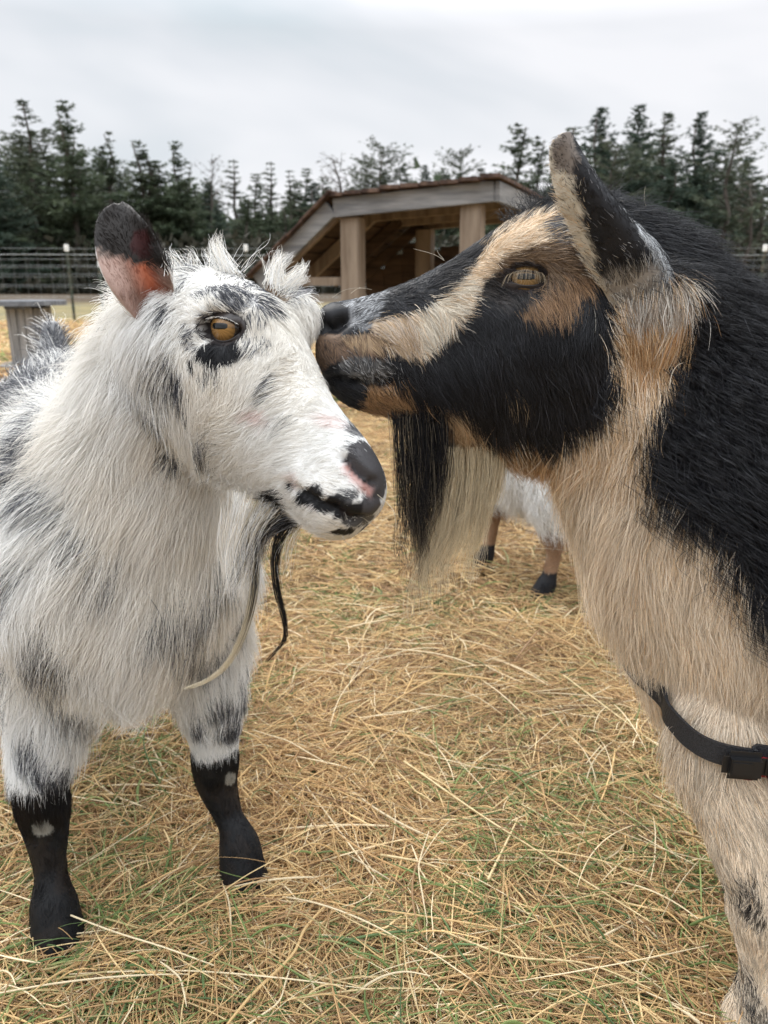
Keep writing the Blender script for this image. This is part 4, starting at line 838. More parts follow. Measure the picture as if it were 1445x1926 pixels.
bk.box(bc - ax * .010, (.034, .011, .025), Mb, .005); bk.box(bc + ax * .015, (.018, .010, .019), Mb, .003); bk.box(bc + ax * .040, (.036, .011, .026), Mb, .005); bk.box(bc - ax * .014 + np.array([0, -.0056, 0]), (.016, .0014, .012), Mb, .0005)
bo = bk.build('buckle', plast_m, None); bo.parent = coll; bo.matrix_parent_inverse = coll.matrix_parent_inverse.copy() if False else Matrix.Identity(4)

# ================================================================== third goat, mostly hidden behind the black goat's neck
TG = np.array([.285, 1.72, 0.0])
def tg(x, y, z): return TG + np.array([x, y, z])
t_rows = [(-.04, .40, .29, .03, .05, .03), (.0, .45, .20, .05, .095, .05), (.10, .48, .175, .07, .12, .07), (.30, .48, .175, .08, .13, .08), (.48, .48, .22, .07, .11, .07), (.56, .43, .29, .04, .06, .04)]
t_tr = loft([tg(r[0], 0, r[1]) for r in t_rows], [tg(r[0], 0, r[2]) for r in t_rows], [r[3:6] for r in t_rows], (0, 1, 0))
def t_leg(x, y): return limb([(*tg(x, y, .30), .055, .05), (*tg(x, y, .22), .048, .044), (*tg(x + .01, y, .165), .028, .028), (*tg(x + .01, y, .13), .020, .020), (*tg(x + .005, y, .07), .016, .016), (*tg(x, y, .050), .022, .021), (*tg(x - .008, y, .03), .024, .023), (*tg(x - .014, y, .006), .030, .027)], (0, 1, 0))
t_hd = loft([tg(-.02, 0, .60), tg(-.08, 0, .60), tg(-.15, 0, .555), tg(-.19, 0, .52)], [tg(.01, 0, .52), tg(-.04, 0, .49), tg(-.12, 0, .48), tg(-.17, 0, .475)], [(.03, .04, .03), (.035, .05, .04), (.02, .03, .02), (.01, .014, .01)], (0, 1, 0))
TGs = Skin([t_tr, t_leg(.075, -.10), t_leg(-.035, .09), t_leg(.46, -.08), t_leg(.46, .08), t_hd, limb([(*tg(.02, 0, .56), .04, .04), (*tg(.03, 0, .48), .05, .05), (*tg(.05, 0, .40), .07, .07)], (0, 1, 0))], .0065, 5)
for s_ in (-1, 1):
    TGs.append(*ear_sheet([np.r_[tg(.0, s_ * .035, .59), (.012, 0, 0), (0, 0, .004)], np.r_[tg(.02, s_ * .07, .60), (.022, 0, .005), (0, 0, .01)], np.r_[tg(.04, s_ * .11, .595), (.014, 0, .004), (0, 0, .006)], np.r_[tg(.045, s_ * .13, .59), (.003, 0, 0), (0, 0, 0)]], 9))
def col_tg(P, Nn=None, det=False):
    n = len(P); C = np.repeat(WHT[None] * .98, n, 0); z = P[:, 2]; C[z < .155] = np.array([.34, .21, .13])
    C[(z < .12) & (fbm(P, 60, 4) > .62)] = np.array([.42, .34, .26]); C[z < .070] = BLK * 1.6; return C if det else jitter_brightness(C, P, .1, .12)
gt = Guides(lambda P: (norm(np.repeat(np.array([[.5, 0, -.8]]), len(P), 0)), np.where(P[:, 2] < .16, .006, .05), np.full(len(P), .5))); gt.P = [np.zeros(3) + 50]; gt.D = [np.array([0, 0, -1.])]; gt.L = [.03]; gt.A = [.4]; gt.S = [.001]
g3 = empty('goat', (TG[0] + .2, TG[1], 0)); tag(g3, 'white goat with tan lower legs and dark hooves, half hidden behind the black goat', 'goat')
mesh_obj('body', TGs.V, TGs.Q, skin_m, g3, colors=col_tg(TGs.V, None, True) * .8)
Xt = grow(TGs, gt, lambda P, Nn: np.full(len(P), 60e3), 60e3, col_tg, k=6, r0=.0005, clump=.6, csize=.012, wave=.1, curl=.12); curves_obj('fur', *Xt, fur_m, g3)
for o_ in (g1, g2, g3): o_['group'] = 'goats in the paddock'

# ================================================================== ground, straw and grass
gm = bpy.data.materials.new('ground'); gm.use_nodes = True; t_ = gm.node_tree; b_ = t_.nodes['Principled BSDF']; b_.inputs['Roughness'].default_value = .95; b_.inputs['Specular IOR Level'].default_value = .1
tc = N(t_, 'ShaderNodeTexCoord'); sx = N(t_, 'ShaderNodeSeparateXYZ'); t_.links.new(tc.outputs['Object'], sx.inputs[0])
n1 = N(t_, 'ShaderNodeTexNoise', inp={'Scale': 1.1, 'Detail': 6.0, 'Roughness': .65}); n2 = N(t_, 'ShaderNodeTexNoise', inp={'Scale': 40.0, 'Detail': 5.0, 'Roughness': .7}); t_.links.new(tc.outputs['Object'], n1.inputs['Vector']); t_.links.new(tc.outputs['Object'], n2.inputs['Vector'])
def ramp(src, stops):
    r = N(t_, 'ShaderNodeValToRGB'); el = r.color_ramp.elements
    while len(el) < len(stops): el.new(.5)
    for q, (p, c) in zip(el, stops): q.position = p; q.color = (*c, 1)
    t_.links.new(src, r.inputs[0]); return r.outputs[0]
def mixn(f, a, b, fv=None):
    m = N(t_, 'ShaderNodeMix', data_type='RGBA')
    if f is None: m.inputs[0].default_value = fv
    else: t_.links.new(f, m.inputs[0])
    t_.links.new(a, m.inputs[6]); t_.links.new(b, m.inputs[7]); return m.outputs[2]
near_c = ramp(n2.outputs[0], [(.3, (.055, .038, .02)), (.52, (.16, .105, .05)), (.75, (.30, .21, .10))])
strawf = ramp(n1.outputs[0], [(.3, (.20, .155, .07)), (.5, (.38, .27, .125)), (.68, (.48, .36, .18))])
green = ramp(n1.outputs[0], [(.35, (.12, .115, .06)), (.6, (.24, .19, .10))])
dirt = ramp(n1.outputs[0], [(.3, (.045, .035, .024)), (.7, (.11, .08, .055))])
def yr(a, b):
    m = N(t_, 'ShaderNodeMapRange', inp={'From Min': a, 'From Max': b}); t_.links.new(sx.outputs['Y'], m.inputs['Value']); return m.outputs[0]
c1 = mixn(yr(3.0, 7.0), near_c, strawf); c2 = mixn(yr(12.0, 15.0), c1, green); c3 = mixn(yr(24, 30), c2, dirt)
t_.links.new(c3, b_.inputs['Base Color']); bp_ = N(t_, 'ShaderNodeBump', inp={'Strength': .7, 'Distance': .02}); t_.links.new(n2.outputs[0], bp_.inputs['Height']); t_.links.new(bp_.outputs[0], b_.inputs['Normal'])
ns = 90; xs = np.sign(np.linspace(-1, 1, ns)) * np.abs(np.linspace(-1, 1, ns)) ** 3 * 320; ys = np.sign(np.linspace(-1, 1, ns)) * np.abs(np.linspace(-1, 1, ns)) ** 3 * 320 + 1
gx, gy = np.meshgrid(xs, ys); gp = np.stack([gx.ravel(), gy.ravel(), np.zeros(ns * ns)], 1); gp[:, 2] = -.012 + (fbm(gp + 500, .6, 8) - .5) * .05 * np.clip(np.abs(gp[:, 1] - 1) / 4, 0, 1)
gf = [[i * ns + j, i * ns + j + 1, (i + 1) * ns + j + 1, (i + 1) * ns + j] for i in range(ns - 1) for j in range(ns - 1)]
tag(mesh_obj('ground', gp, gf, gm), kind='structure')

straw_m = mat('straw', rough=.5, spec=.35, attr='col', trans=.15)
def field(n, ymin, ymax, power, k, lmin, lmax, wr, zmax, flat, colf, up=False, mask=None, width=None):
    q = rng.random(n); Y = (ymin ** power + q * (ymax ** power - ymin ** power)) ** (1 / power); half = (Y * .66 + .30) if width is None else width
    X = rng.uniform(-1, 1, n) * half; P = np.stack([X, Y, np.zeros(n)], 1)
    if mask is not None: m = mask(P); P = P[m]; n = len(P)
    a = fbm(P, 3.0, 55) * 9 + rng.normal(0, .85, n) + (rng.random(n) < .3) * rng.random(n) * 6.28; hz = (fbm(P, 7.0, 56) - .3).clip(0, 1) * .026 * (P[:, 1] < 5); ln = rng.uniform(lmin, lmax, n) * np.exp(rng.normal(0, .25, n)); t = np.linspace(0, 1, k)
    bend = rng.normal(0, .38 if not up else 1.0, n); pitch = np.abs(rng.normal(0, flat, n)) if not up else rng.uniform(.5, 1.45, n)
    W = np.zeros((n, k, 3)); W[:, 0] = P + np.stack([0 * a, 0 * a, rng.random(n) ** 1.3 * zmax if not up else np.zeros(n)], 1); st = (ln / (k - 1))
    for j in range(1, k):
        an = a + bend * (t[j] - .5) * .9; pt = pitch * (1 - (1.5 * t[j]) if not up else 1 - .8 * t[j])
        W[:, j] = W[:, j - 1] + st[:, None] * np.stack([np.cos(an) * np.cos(pt), np.sin(an) * np.cos(pt), np.sin(pt)], 1)
    if not up:
        kin = rng.random(n) < .30; off = rng.normal(0, .35, (n, 3)) * ln[:, None] * .4; off[:, 2] = np.abs(off[:, 2]) * .4
        W[kin, k // 2:] += (off[kin][:, None] * np.linspace(0, 1, k - k // 2)[None, :, None])
    W[..., 2] = np.maximum(W[..., 2], -.008); W[..., 2] += hz[:, None]; rr = wr * np.exp(rng.normal(0, .35, n)); rad = rr[:, None] * (np.array([.75] + [1] * (k - 2) + [.35]) if not up else np.linspace(1, .15, k) ** .6)[None]
    return W, rad, colf(P, n)
PAL = np.array([[.53, .36, .165], [.40, .25, .115], [.26, .155, .075], [.61, .46, .24], [.66, .55, .36], [.34, .275, .13], [.16, .10, .052]]) * np.array([1.12, 1.11, 1.12])
def c_straw(P, n):
    w_ = np.array([.30, .24, .15, .14, .05, .07, .05]); i = rng.choice(7, n, p=w_ / w_.sum()); m = fbm(P, 2.6, 15); return PAL[i] * (.68 + .62 * m)[:, None] * (1 + rng.normal(0, .10, n)).clip(.6, 1.4)[:, None]
def c_green(P, n):
    g = np.array([[.085, .120, .035], [.12, .155, .052], [.06, .095, .035], [.19, .20, .08]]); return 1.6 * g[rng.choice(4, n, p=[.35, .3, .2, .15])] * (1 + rng.normal(0, .15, n)).clip(.6, 1.5)[:, None]
SQ = 1.0
def many(specs, name, label, cat, m):
    allp = [field(*s[0], **s[1]) for s in specs]; mx_ = allp[0][0].shape[1]; W, rad, C = merge(allp); o = curves_obj(name, W, rad, C, m); o['kind'] = 'stuff'; o['label'] = label; o['category'] = cat
many([((48000, .30, 1.5, 1.3, 5, .025, .08, .00050, .024, .14, c_straw), {}), ((112000, .30, 1.5, 1.3, 5, .012, .045, .00045, .020, .30, c_straw), {}), ((3500, .30, 1.6, 1.3, 5, .08, .17, .00060, .028, .12, c_straw), {}), ((110000, 1.3, 4.2, 1.6, 5, .02, .075, .0007, .03, .25, c_straw), {}), ((34000, 4, 14, 1.4, 5, .08, .22, .0036, .05, .5, c_straw), {}),
      ((900, .3, 1.6, 1.3, 5, .06, .16, .0006, .034, .16, lambda P, n: PAL[4] * (1 + rng.normal(0, .12, n)).clip(.6, 1.2)[:, None]), {}),
      ((2600, .3, 1.3, 1.3, 5, .04, .10, .0008, .02, .5, c_straw), {'up': True})], 'straw', 'dry golden straw and dead grass covering the paddock floor', 'straw', straw_m)
def gmask(P): m = fbm(P, 3.2, 33) + .22 * np.exp(-((P[:, 0] - .27) ** 2 + (P[:, 1] - .78) ** 2) / .12 ** 2) + .22 * np.exp(-((P[:, 0] + .27) ** 2 + (P[:, 1] - .55) ** 2) / .14 ** 2) + .16 * np.exp(-((P[:, 0] - .1) ** 2 + (P[:, 1] - .6) ** 2) / .10 ** 2); return rng.random(len(P)) < np.clip((m - .40) * 5, .06, 1)
many([((24000, .28, 1.7, 1.3, 5, .025, .065, .0009, 0, 0, c_green), {'up': True, 'mask': gmask}), ((12000, .28, 1.7, 1.3, 5, .03, .08, .0008, .02, .3, c_green), {'mask': gmask}), ((26000, 1.6, 5, 1.5, 5, .03, .07, .0014, 0, 0, c_green), {'up': True, 'mask': gmask}), ((6000, 5, 14, 1.3, 5, .08, .18, .005, 0, 0, lambda P, n: c_green(P, n) * 1.3), {'up': True, 'mask': gmask})], 'grass', 'short green grass blades growing through the straw', 'grass', straw_m)
# single long stalks lying on top
for (rows, lab, r0) in (([(760, 1432), (900, 1530), (1050, 1625), (1230, 1738)], 'long pale straw stalk lying diagonally across the middle of the paddock floor', .0016), ([(918, 1655), (950, 1590), (974, 1540)], 'short stout straw stalk pointing at the long diagonal one', .0019), ([(715, 1608), (775, 1618), (832, 1634)], 'whitish straw stalk lying flat left of the long diagonal one', .0017),
                        ([(830, 1750), (960, 1798), (1100, 1812), (1225, 1860)], 'bowed straw stalk nearest the bottom of the picture, right of centre', .0013), ([(1060, 1270), (1180, 1360), (1290, 1440)], 'thin straw stalk running down towards the collar buckle', .0013), ([(540, 1880), (700, 1860), (860, 1862)], 'thin straw stalk lying almost level at the lower edge', .0011), ([(0, 1700), (60, 1640), (110, 1560)], 'upright leaning straw beside the left black foreleg', .0011)):
    p = [ground(x, y, .036) for x, y in rows]; m_ = MB(); pp = cr_interp(np.array(p), 8); m_.tube(pp, [r0 * (1 - .5 * i / len(pp)) for i in range(len(pp))], 6)
    o = m_.build('straw_stalk', mat('stalk', (.60, .47, .26), .45, .4, noise=((120, 120, 120), (.44, .32, .15), 3, .4, .65)), smooth=True); tag(o, lab, 'straw stalk', 'loose straw stalks')

# ================================================================== fence
wire_m = mat('galvanised_wire', (.26, .28, .29), .45, .5, metal=.4); post_m = mat('post_paint', (.05, .07, .055), .6, .4, noise=((9, 9, 9), (.10, .085, .06), 3, .45, .6)); cap_m = mat('white_cap', (.75, .76, .76), .5, .4)
FY = 13.4; fe = empty('wire_fence', (0, FY, 0)); tag(fe, 'welded wire fence on green steel posts crossing behind the paddock', 'fence')
m_ = MB()
for i, z in enumerate((.15, .30, .45, .60, .76, .90, 1.02, 1.09, 1.19)):
    m_.tube([(x, FY + .02 * math.sin(x * 1.3), z + .008 * math.sin(x * .9 + i)) for x in np.arange(-10, 10.1, .5)], [.0018 if i < 6 else (.0050 if i == 7 else .0020)] * 41, 5)
for x in np.arange(-10, 10.01, .2): m_.tube([(x, FY + .02 * math.sin(x * 1.3) - .008, .12), (x, FY + .02 * math.sin(x * 1.3) - .008, 1.16)], [.0014] * 2, 4)
m_.build('wire_mesh', wire_m, fe)
px0 = at(124, 470, FY)[0]
for i, x in enumerate([px0 - 2.8, px0, px0 + 2.9, px0 + 5.7, px0 + 8.5, px0 + 11.3, px0 + 13.9]):
    m_ = MB(); m_.box((x, FY + .03, .60), (.012, .045, 1.24), bev=.002); m_.box((x, FY + .055, .60), (.045, .010, 1.24), bev=.002)
    for z in np.arange(.1, 1.15, .06): m_.box((x, FY + .004, z), (.016, .012, .018))
    po = m_.build('post', post_m, fe); m_ = MB(); m_.box((x, FY + .035, 1.20), (.062, .062, .11), bev=.008); m_.build('cap', cap_m, None).parent = po
# second fence run further off behind the first
wf2 = empty('wire_fence', (-2, 20, 0)); tag(wf2, 'farther fence with white capped posts seen beyond the first wire fence', 'fence'); m_ = MB()
for z in (.3, .6, .85, 1.05): m_.tube([(-16, 20, z), (16, 20, z)], [.003] * 2, 5)
m_.build('wire', wire_m, wf2)
px1 = at(186, 505, 20)[0]
for i in range(-3, 6):
    x = px1 + i * 4.2; m_ = MB(); m_.box((x, 20.04, .56), (.05, .05, 1.14), bev=.004); po = m_.build('post', post_m, wf2); m_ = MB(); m_.box((x, 20.04, 1.08), (.060, .060, .16), bev=.01); m_.build('cap', cap_m, None).parent = po

# ================================================================== cable spool table
wood_g = mat('grey_wood', (.15, .145, .14), .8, .2, noise=((30, 30, 2.5), (.36, .34, .32), 6, .35, .68), bump=.5); wood_t = mat('weathered_top', (.09, .095, .105), .6, .3, noise=((3, 40, 6), (.22, .23, .25), 5, .35, .7), bump=.4)
sp = at(52, 565, 6.4); SX, SY, ST = sp[0], 6.4, float(sp[2]); spo = empty('spool_table', (SX, SY, 0)); tag(spo, 'weathered grey wooden cable spool standing on end like a table', 'cable spool')
def disc(z, r, th, seed):
    m_ = MB(); rr = random.Random(seed); nb = 8; wdt = 2 * r / nb
    for i in range(nb):
        y0 = -r + i * wdt + .003; y1 = y0 + wdt - .006; ym = (y0 + y1) / 2; pol = []
        for y in np.linspace(y0, y1, 5): pol.append((math.sqrt(max(r * r - y * y, 1e-4)), y))
        pol += [(-x, y) for x, y in pol[::-1]]; dz = rr.uniform(-.003, .003); n = len(pol)
        V = [(SX + x, SY + y, z + dz) for x, y in pol] + [(SX + x, SY + y, z - th + dz) for x, y in pol]; m_.add(V, [list(range(n)), list(range(n, 2 * n))[::-1]] + [[j, n + j, n + (j + 1) % n, (j + 1) % n] for j in range(n)])
    m_.box((SX, SY, z - th - .012), (.16, 1.7 * r, .022)); return m_
disc(ST, .285, .035, 1).build('table_top', wood_t, spo); disc(.05, .285, .04, 2).build('base', wood_g, spo)
m_ = MB()
for i in range(16):
    a = 2 * math.pi * i / 16; c, s = math.cos(a), math.sin(a); m_.box((SX + c * .155, SY + s * .155, (ST + .0) / 2), (.022, .058, ST - .11), Matrix(((c, -s, 0), (s, c, 0), (0, 0, 1))), .003)
m_.build('drum', wood_g, spo)

# ================================================================== low timber shelter
timb = mat('timber', (.17, .125, .09), .75, .2, noise=((22, 22, 2.2), (.31, .245, .185), 5, .35, .7), bump=.4); fasc = mat('grey_fascia', (.14, .14, .145), .8, .2, noise=((3, 3, 30), (.30, .295, .29), 5, .35, .68), bump=.4)
brd = mat('brown_board', (.038, .025, .019), .8, .2, noise=((3, 3, 25), (.105, .066, .042), 5, .35, .7), bump=.4); shg = mat('roof_shingle', (.055, .036, .030), .9, .15, noise=((14, 14, 14), (.16, .105, .08), 4, .4, .65), bump=.5)  # brown boards, colour darkened for the dim inside of the shelter
fp = lambda px, py, z: CAM + ray(px, py) * ((z - H) / ray(px, py)[2])
A0 = at(628, 374, 4.85); ex = norm(np.array([.92, -.36, 0])); ey = norm(np.array([.36, .92, 0])); ezv = np.array([0, 0, 1.0])
def S(u, v, z): return np.array([A0[0], A0[1], 0]) + ex * u + ey * v + ezv * z
sh = empty('goat_shelter', tuple(S(.4, .7, 0))); tag(sh, 'low open timber shelter with brown shingled roof and grey fascia behind the goats', 'shelter')
zA = float(A0[2]); ULEN = .94; zB = zA + .055; SLD = .52; zC = zA - .43; DEP = 1.55
MX = Matrix([[ex[i], ey[i], ezv[i]] for i in range(3)])
def bm_(m, a, b, w_, h_, up=(0, 0, 1)): m.beam(a, b, w_, h_, up, .003)
m_ = MB(); bm_(m_, S(0, 0, zA - .05), S(ULEN, 0, zB - .05), .028, .105); m_.build('fascia', fasc, sh)
m_ = MB(); bm_(m_, S(-.015, 0, zA - .05), S(-SLD, 0, zC - .03), .028, .095); m_.build('fascia', fasc, sh)
m_ = MB(); bm_(m_, S(ULEN + .015, .0, zB - .05), S(ULEN + .015, DEP, zB - .05), .028, .105, (0, 0, 1)); m_.build('fascia', fasc, sh)
# roof deck with uneven board ends
m_ = MB(); rr = random.Random(4)
for i in range(9):
    u0 = -.03 + i * (ULEN + .08) / 9; u1 = u0 + (ULEN + .08) / 9 - .006; z0 = zA + (zB - zA) * max(u0, 0) / ULEN + .018 + rr.uniform(0, .008); o_ = rr.uniform(.02, .045); m_.box((S((u0 + u1) / 2, DEP / 2 - o_, z0)), (u1 - u0, DEP + .06, .022), MX, .003)
m_.build('roof', shg, sh)
m_ = MB(); sdir = norm(S(-SLD, 0, zC) - S(0, 0, zA)); sn = np.cross(sdir, ey); sn = sn if sn[2] > 0 else -sn; MS = Matrix([[sdir[i], ey[i], sn[i]] for i in range(3)]); sl = np.linalg.norm(S(-SLD, 0, zC) - S(0, 0, zA)) + .05
for i in range(6):
    s0 = -.02 + i * sl / 6; m_.box(S(0, DEP / 2 - .03, zA) + sdir * (s0 + sl / 12) + sn * (.026 + .004 * (i % 2)), (sl / 6 + .02, DEP + .06 + rr.uniform(0, .03), .014), MS, .003)
m_.build('roof', shg, sh)
m_ = MB()
for i in range(5):
    s0 = .02 + i * sl / 5; m_.box(S(0, DEP / 2, zA) + sdir * (s0 + sl / 10 - .02) + sn * .006, (sl / 5 - .012, DEP - .03, .016), MS, .002)
for i in range(6): u = .0 + (i + .5) * ULEN / 6; m_.box(S(u, DEP / 2, zA + (zB - zA) * u / ULEN - .002), (ULEN / 6 - .01, DEP - .03, .016), MX, .002)
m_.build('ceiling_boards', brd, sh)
for v in (.05, .55, 1.05, 1.48):
    m_ = MB(); bm_(m_, S(0.03, v, zA - .045), S(-SLD + .02, v, zC - .035), .045, .075); m_.build('rafter', timb if v < 1 else brd, sh)  # deeper rafters get the dark board colour, painting in the inside shade
for v in (.55, 1.05, 1.5): m_ = MB(); bm_(m_, S(.0, v, zA - .05), S(ULEN, v, zB - .05), .045, .08); m_.build('joist', timb, sh)
for (px, v, zt) in ((664, .07, zA - .10), (888, .07, zB - .105), (0, 1.42, zA - .09), (1, 1.42, zB - .09)):
    if px > 10:
        d = ray(px, 450); # walk along the beam until the pixel column matches
        us = np.linspace(-.1, 1.2, 600); pp = np.array([S(u, v, .9) for u in us]) - CAM; cx = pp @ RIGHT / (pp @ FWD) * F + PW / 2; u = us[np.argmin(np.abs(cx - px))]
    else: u = .08 if px == 0 else ULEN - .05
    m_ = MB(); m_.box(S(u, v, zt / 2), (.118, .10, zt), MX, .004); m_.build('post', timb, sh)
m_ = MB()
for i in range(9): u = -SLD + .1 + i * (ULEN + SLD - .1) / 9; hh = min(.90, zC + .28 + u * .5) + .03 * (i % 3); m_.box(S(u + .06, DEP - .02, hh / 2), ((ULEN + SLD) / 9 - .012, .02, hh), MX, .002)
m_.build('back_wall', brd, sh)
m_ = MB(); bm_(m_, S(-SLD + .0, 0.1, .80 - .12), S(.0, .1, .80 - .12), .03, .05); bm_(m_, S(-SLD + .04, .1, 0), S(-SLD + .04, .1, zC - .06), .08, .08, (0, 1, 0)); m_.build('brace', timb, sh)

# ================================================================== conifers
def leafmat(name, c1, c2):
    m = mat(name, c1, .7, .2, noise=((1.2, 1.2, 1.2), c2, 4, .3, .7), trans=.25); return m
fol = [leafmat('needles_a', (.045, .066, .040), (.105, .126, .070)), leafmat('needles_b', (.052, .068, .046), (.118, .132, .082)), leafmat('needles_c', (.036, .058, .044), (.084, .112, .078)), leafmat('twigs_brown', (.070, .056, .046), (.13, .105, .082))]
bark = mat('bark', (.055, .045, .038), .9, .2, noise=((6, 6, 1.2), (.12, .10, .085), 4, .35, .7))
def conifer_mesh(seed, h=12.0, base=.12, width=2.0, dens=1.0, gap=.0, droop=.25, top=.86, needle=.20):
    r = np.random.default_rng(seed); V = []; nq = 0; z = h * base; TW = MB()
    pts_ = []
    while z < h * .985:
        f = (z - h * base) / (h * (1 - base)); rad = width * ((1 - f) ** top + .02) * (.55 + .45 * min(1, f * 5 + .3)) * r.uniform(.75, 1.12); nb = r.integers(4, 7)
        for b in range(nb):
            if r.random() < gap: continue
            a = r.random() * 6.28; L_ = rad * r.uniform(.5, 1.15); up_ = .42 * f - droop + r.normal(0, .12); n = max(3, int(L_ * 8.5 * dens)); t = (np.arange(n) + r.random(n)) / n
            x = np.cos(a) * L_ * t; y = np.sin(a) * L_ * t; zz = z + L_ * (up_ * t + .28 * t * t); sp_ = .05 + .20 * t * (1 - t * .5) * L_ * .5
            c = np.stack([x, y, zz], 1) + r.normal(0, 1, (n, 3)) * np.stack([sp_, sp_, sp_ * .35], 1); pts_.append(np.c_[c, np.full(n, a), np.full(n, f)])
            TW.tube([(0, 0, z), (x[-1] * .5 , y[-1] * .5, z + L_ * (up_ * .5 + .07)), (np.cos(a) * L_, np.sin(a) * L_, z + L_ * (up_ + .28))], [.03 * (1 - f) + .008, .016, .004], 3, False)
        z += h * .021 * r.uniform(.6, 1.5) * (1 + 1.1 * (1 - f)) / max(dens, .5)
    c = np.concatenate(pts_); m = 6; n = len(c) * m; c = np.repeat(c, m, 0); s = needle * r.uniform(.6, 1.3, n) * (1.08 - .55 * c[:, 4])
    dirn = norm(np.stack([np.cos(c[:, 3]), np.sin(c[:, 3]), np.full(n, .1)], 1) + r.normal(0, .65, (n, 3))); w_ = norm(np.cross(dirn, r.normal(0, 1, (n, 3)))) * (s * .26)[:, None]; o = c[:, :3] + r.normal(0, .09, (n, 3)) * (1.1 - .8 * c[:, 4:5])
    V = np.stack([o - w_, o + w_, o + dirn * s[:, None] * 1.3 + w_ * .3, o + dirn * s[:, None] * 1.3 - w_ * .3], 1).reshape(-1, 3); Fc = np.arange(n * 4).reshape(-1, 4)
    return V, Fc, TW, h
def tree_proto(name, seed, m, **kw):
    V, Fc, TW, h = conifer_mesh(seed, **kw); t = empty(name, (0, 0, 0)); c = mesh_obj('crown', V, Fc, m, t, smooth=False)
    tk = MB(); rr = random.Random(seed); tk.tube([(rr.uniform(-.05, .05) * i, rr.uniform(-.05, .05) * i, z) for i, z in enumerate(np.linspace(-.3, h * .97, 7))], list(np.linspace(.17, .02, 7)), 8); tk.V += []; b0 = len(tk.V)
    tk.add(TW.V, TW.F); tk.build('trunk', bark, t, smooth=True); t['_h'] = h; return t
protos = {'a': tree_proto('conifer', 1, fol[0], width=3.0, base=.06, dens=1.1), 'b': tree_proto('conifer', 2, fol[1], width=2.7, base=.10, gap=.22, dens=.9), 'c': tree_proto('conifer', 3, fol[2], width=3.2, base=.04, dens=1.2, top=.80), 'd': tree_proto('conifer', 4, fol[0], width=2.3, base=.08, gap=.12, dens=1.0),
          's': tree_proto('pine_tree', 5, fol[1], width=2.6, base=.18, gap=.42, dens=.75, top=.30, droop=-.15), 'r': tree_proto('pine_tree', 6, fol[1], width=2.6, base=.20, gap=.12, dens=.9, top=.28, droop=-.1), 'n': tree_proto('bare_tree', 8, fol[3], width=2.0, base=.2, gap=.35, dens=.5, top=.35, droop=-.5, needle=.14), 'e': tree_proto('conifer', 9, fol[1], width=1.9, base=.12, gap=.3, dens=.8, top=.75)}
used = set()
def plant(kind, px, py, Y, label, wd=1.0, rz=None, group='trees beyond the fence'):
    p = protos[kind]; top = at(px, py + 13, Y); s = float(top[2]) / (p['_h'] * .985)
    if kind in used:
        t = p.copy(); COL.objects.link(t)
        for ch in list(p.children):
            c = ch.copy(); COL.objects.link(c); c.parent = t
    else: t = p; used.add(kind)
    t.location = (top[0], Y, 0); t.scale = (s * wd * 1.6, s * wd * 1.6, s); t.rotation_euler = (0, 0, random.random() * 6.28 if rz is None else rz); tag(t, label, 'tree', group); return t
TREES = [('b', 42, 178, 52, 'tall open-branched conifer at the far left of the tree line', 1.15), ('a', 120, 178, 50, 'tallest full conifer on the left side of the tree line', 1.0), ('e', 200, 234, 56, 'narrow thin conifer right of the tallest one on the left', 1.1), ('d', 262, 250, 54, 'slim pointed conifer above the white goat ear', 1.2), ('a', 330, 254, 55, 'pointed conifer just right of the one above the white goat ear', .9),
         ('n', 395, 285, 58, 'thin brownish tree above the white goat forelock', .8), ('e', 438, 288, 60, 'narrow conifer above the white goat forelock', 1.2), ('d', 480, 312, 60, 'small dark conifer left of the shelter roof', 1.1), ('e', 508, 292, 62, 'thin spire conifer left of the shelter roof', 1.1), ('e', 545, 306, 60, 'second thin spire conifer left of the shelter roof', 1.0), ('d', 575, 302, 63, 'spire conifer over the lower end of the shelter roof', 1.0),
         ('n', 640, 285, 58, 'reddish brown twiggy tree over the left roof corner', 1.5), ('r', 720, 262, 56, 'round-topped pine above the middle of the shelter roof', .95), ('r', 690, 290, 58, 'low bushy pine leaning against the round-topped pine', .9), ('d', 760, 300, 57, 'short dark conifer between pine and roof ridge', 1.3), ('c', 800, 300, 60, 'short full conifer above the right half of the roof', .8), ('r', 866, 272, 62, 'hazy round pine above the right end of the roof', .8),
         ('c', 835, 318, 64, 'low full conifer filling the gap left of the hazy round pine', 1.0), ('b', 905, 305, 62, 'open conifer between the hazy round pine and the broad pointed one', 1.3), ('d', 610, 318, 60, 'short dark conifer left of the reddish twiggy tree', 1.2), ('a', 975, 222, 50, 'broad pointed conifer just right of the shelter roof', 1.15), ('a', 1012, 246, 52, 'second pointed conifer next to the black goat poll', 1.0), ('c', 1130, 192, 46, 'tall dark conifer directly behind the black goat ear tip', .9), ('c', 1205, 188, 45, 'tallest conifer right of the black goat ear', .85), ('b', 1255, 202, 47, 'open conifer between the two densest right-hand trees', 1.2), ('c', 1320, 200, 46, 'dense tall conifer near the right edge', .85),
         ('s', 1385, 222, 44, 'sparse pine with bare spreading limbs against the sky at the right edge', 1.1), ('b', 1440, 340, 50, 'low open conifer at the very right edge', 1.6), ('n', 1420, 330, 42, 'bare twiggy tree in front of the conifers at the right edge', 1.2), ('c', -10, 300, 48, 'dark lower conifer cut by the left edge', 1.1), ('d', 1080, 225, 50, 'conifer half hidden behind the black goat ear', 1.2), ('r', 1160, 260, 42, 'bushy lower pine in front of the tall right-hand conifers', 1.0), ('c', 1265, 290, 42, 'bushy dark conifer low behind the black goat neck', 1.1)]
for k_, px, py, Y, lab, wd in TREES: plant(k_, px, py, Y, lab, wd)
rt = random.Random(9)
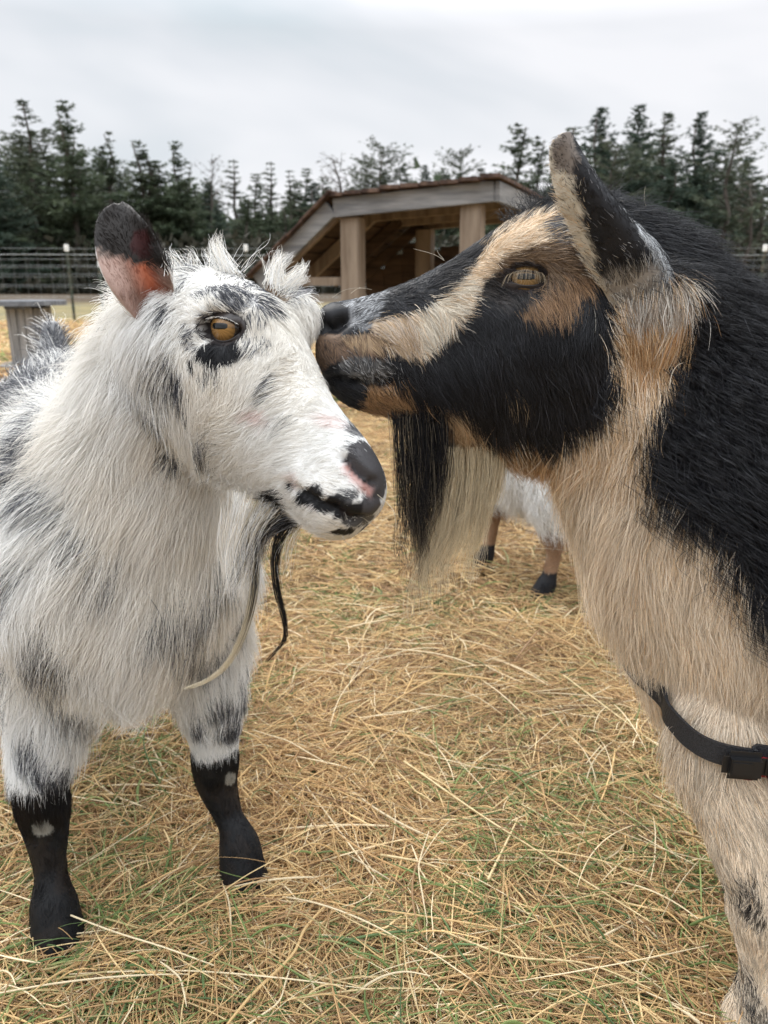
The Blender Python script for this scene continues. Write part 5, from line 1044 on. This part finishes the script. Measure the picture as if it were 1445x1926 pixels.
for row, (Y, y0, y1, n_) in enumerate(((54, 0, 0, 38), (62, 0, 0, 42), (72, 0, 0, 42))):
    for i in range(n_):
        px = -330 + (2120) * (i + rt.uniform(.1, .9)) / n_; py = np.interp(px, [-330, -60, 130, 200, 340, 420, 600, 900, 960, 1130, 1400, 1460], [250, 225, 225, 268, 280, 318, 330, 330, 280, 232, 245, 330]) + rt.uniform(-2, 70) + (0, 0, 12)[row]
        plant(rt.choice('adcbear'), px, py, Y, 'dark conifer inside the wood, its crown merging with its neighbours', rt.uniform(1.0, 1.5), group='conifers crowding inside the wood')
# shrubby undergrowth at the foot of the wood
r_u = np.random.default_rng(3); nU = 26000; cU = np.stack([r_u.uniform(-42, 42, nU), r_u.uniform(46, 60, nU), r_u.random(nU) ** 1.3 * 3.2], 1); cU = cU[(fbm(cU + 100, .35, 2) > .40) | (cU[:, 2] < .9)]; nU = len(cU); dU = norm(r_u.normal(0, 1, (nU, 3))) * .45; wU = norm(np.cross(dU, r_u.normal(0, 1, (nU, 3)))) * .16
VU = np.stack([cU - wU, cU + wU, cU + dU + wU * .4, cU + dU - wU * .4], 1).reshape(-1, 3); uo = mesh_obj('undergrowth', VU, np.arange(nU * 4).reshape(-1, 4), leafmat('undergrowth', (.022, .026, .018), (.060, .052, .035)), smooth=False); tag(uo, 'dark brushy undergrowth along the foot of the wood', 'undergrowth', kind='stuff')
# far wood behind the rows
r_u = np.random.default_rng(5); nU = 30000; xU = r_u.uniform(-62, 62, nU); hU = 6.5 + 2.6 * np.sin(xU * .37) * np.sin(xU * .11 + 1) + r_u.normal(0, .8, nU); cU = np.stack([xU, r_u.uniform(78, 92, nU), r_u.random(nU) * hU], 1); dU = norm(r_u.normal(0, 1, (nU, 3)) + [0, 0, .8]) * 1.0; wU = norm(np.cross(dU, r_u.normal(0, 1, (nU, 3)))) * .35
VU = np.stack([cU - wU, cU + wU, cU + dU + wU * .2, cU + dU - wU * .2], 1).reshape(-1, 3); uo = mesh_obj('far_wood', VU, np.arange(nU * 4).reshape(-1, 4), fol[0], smooth=False); tag(uo, 'far dark wood closing the view behind the rows of conifers', 'wood', kind='stuff')
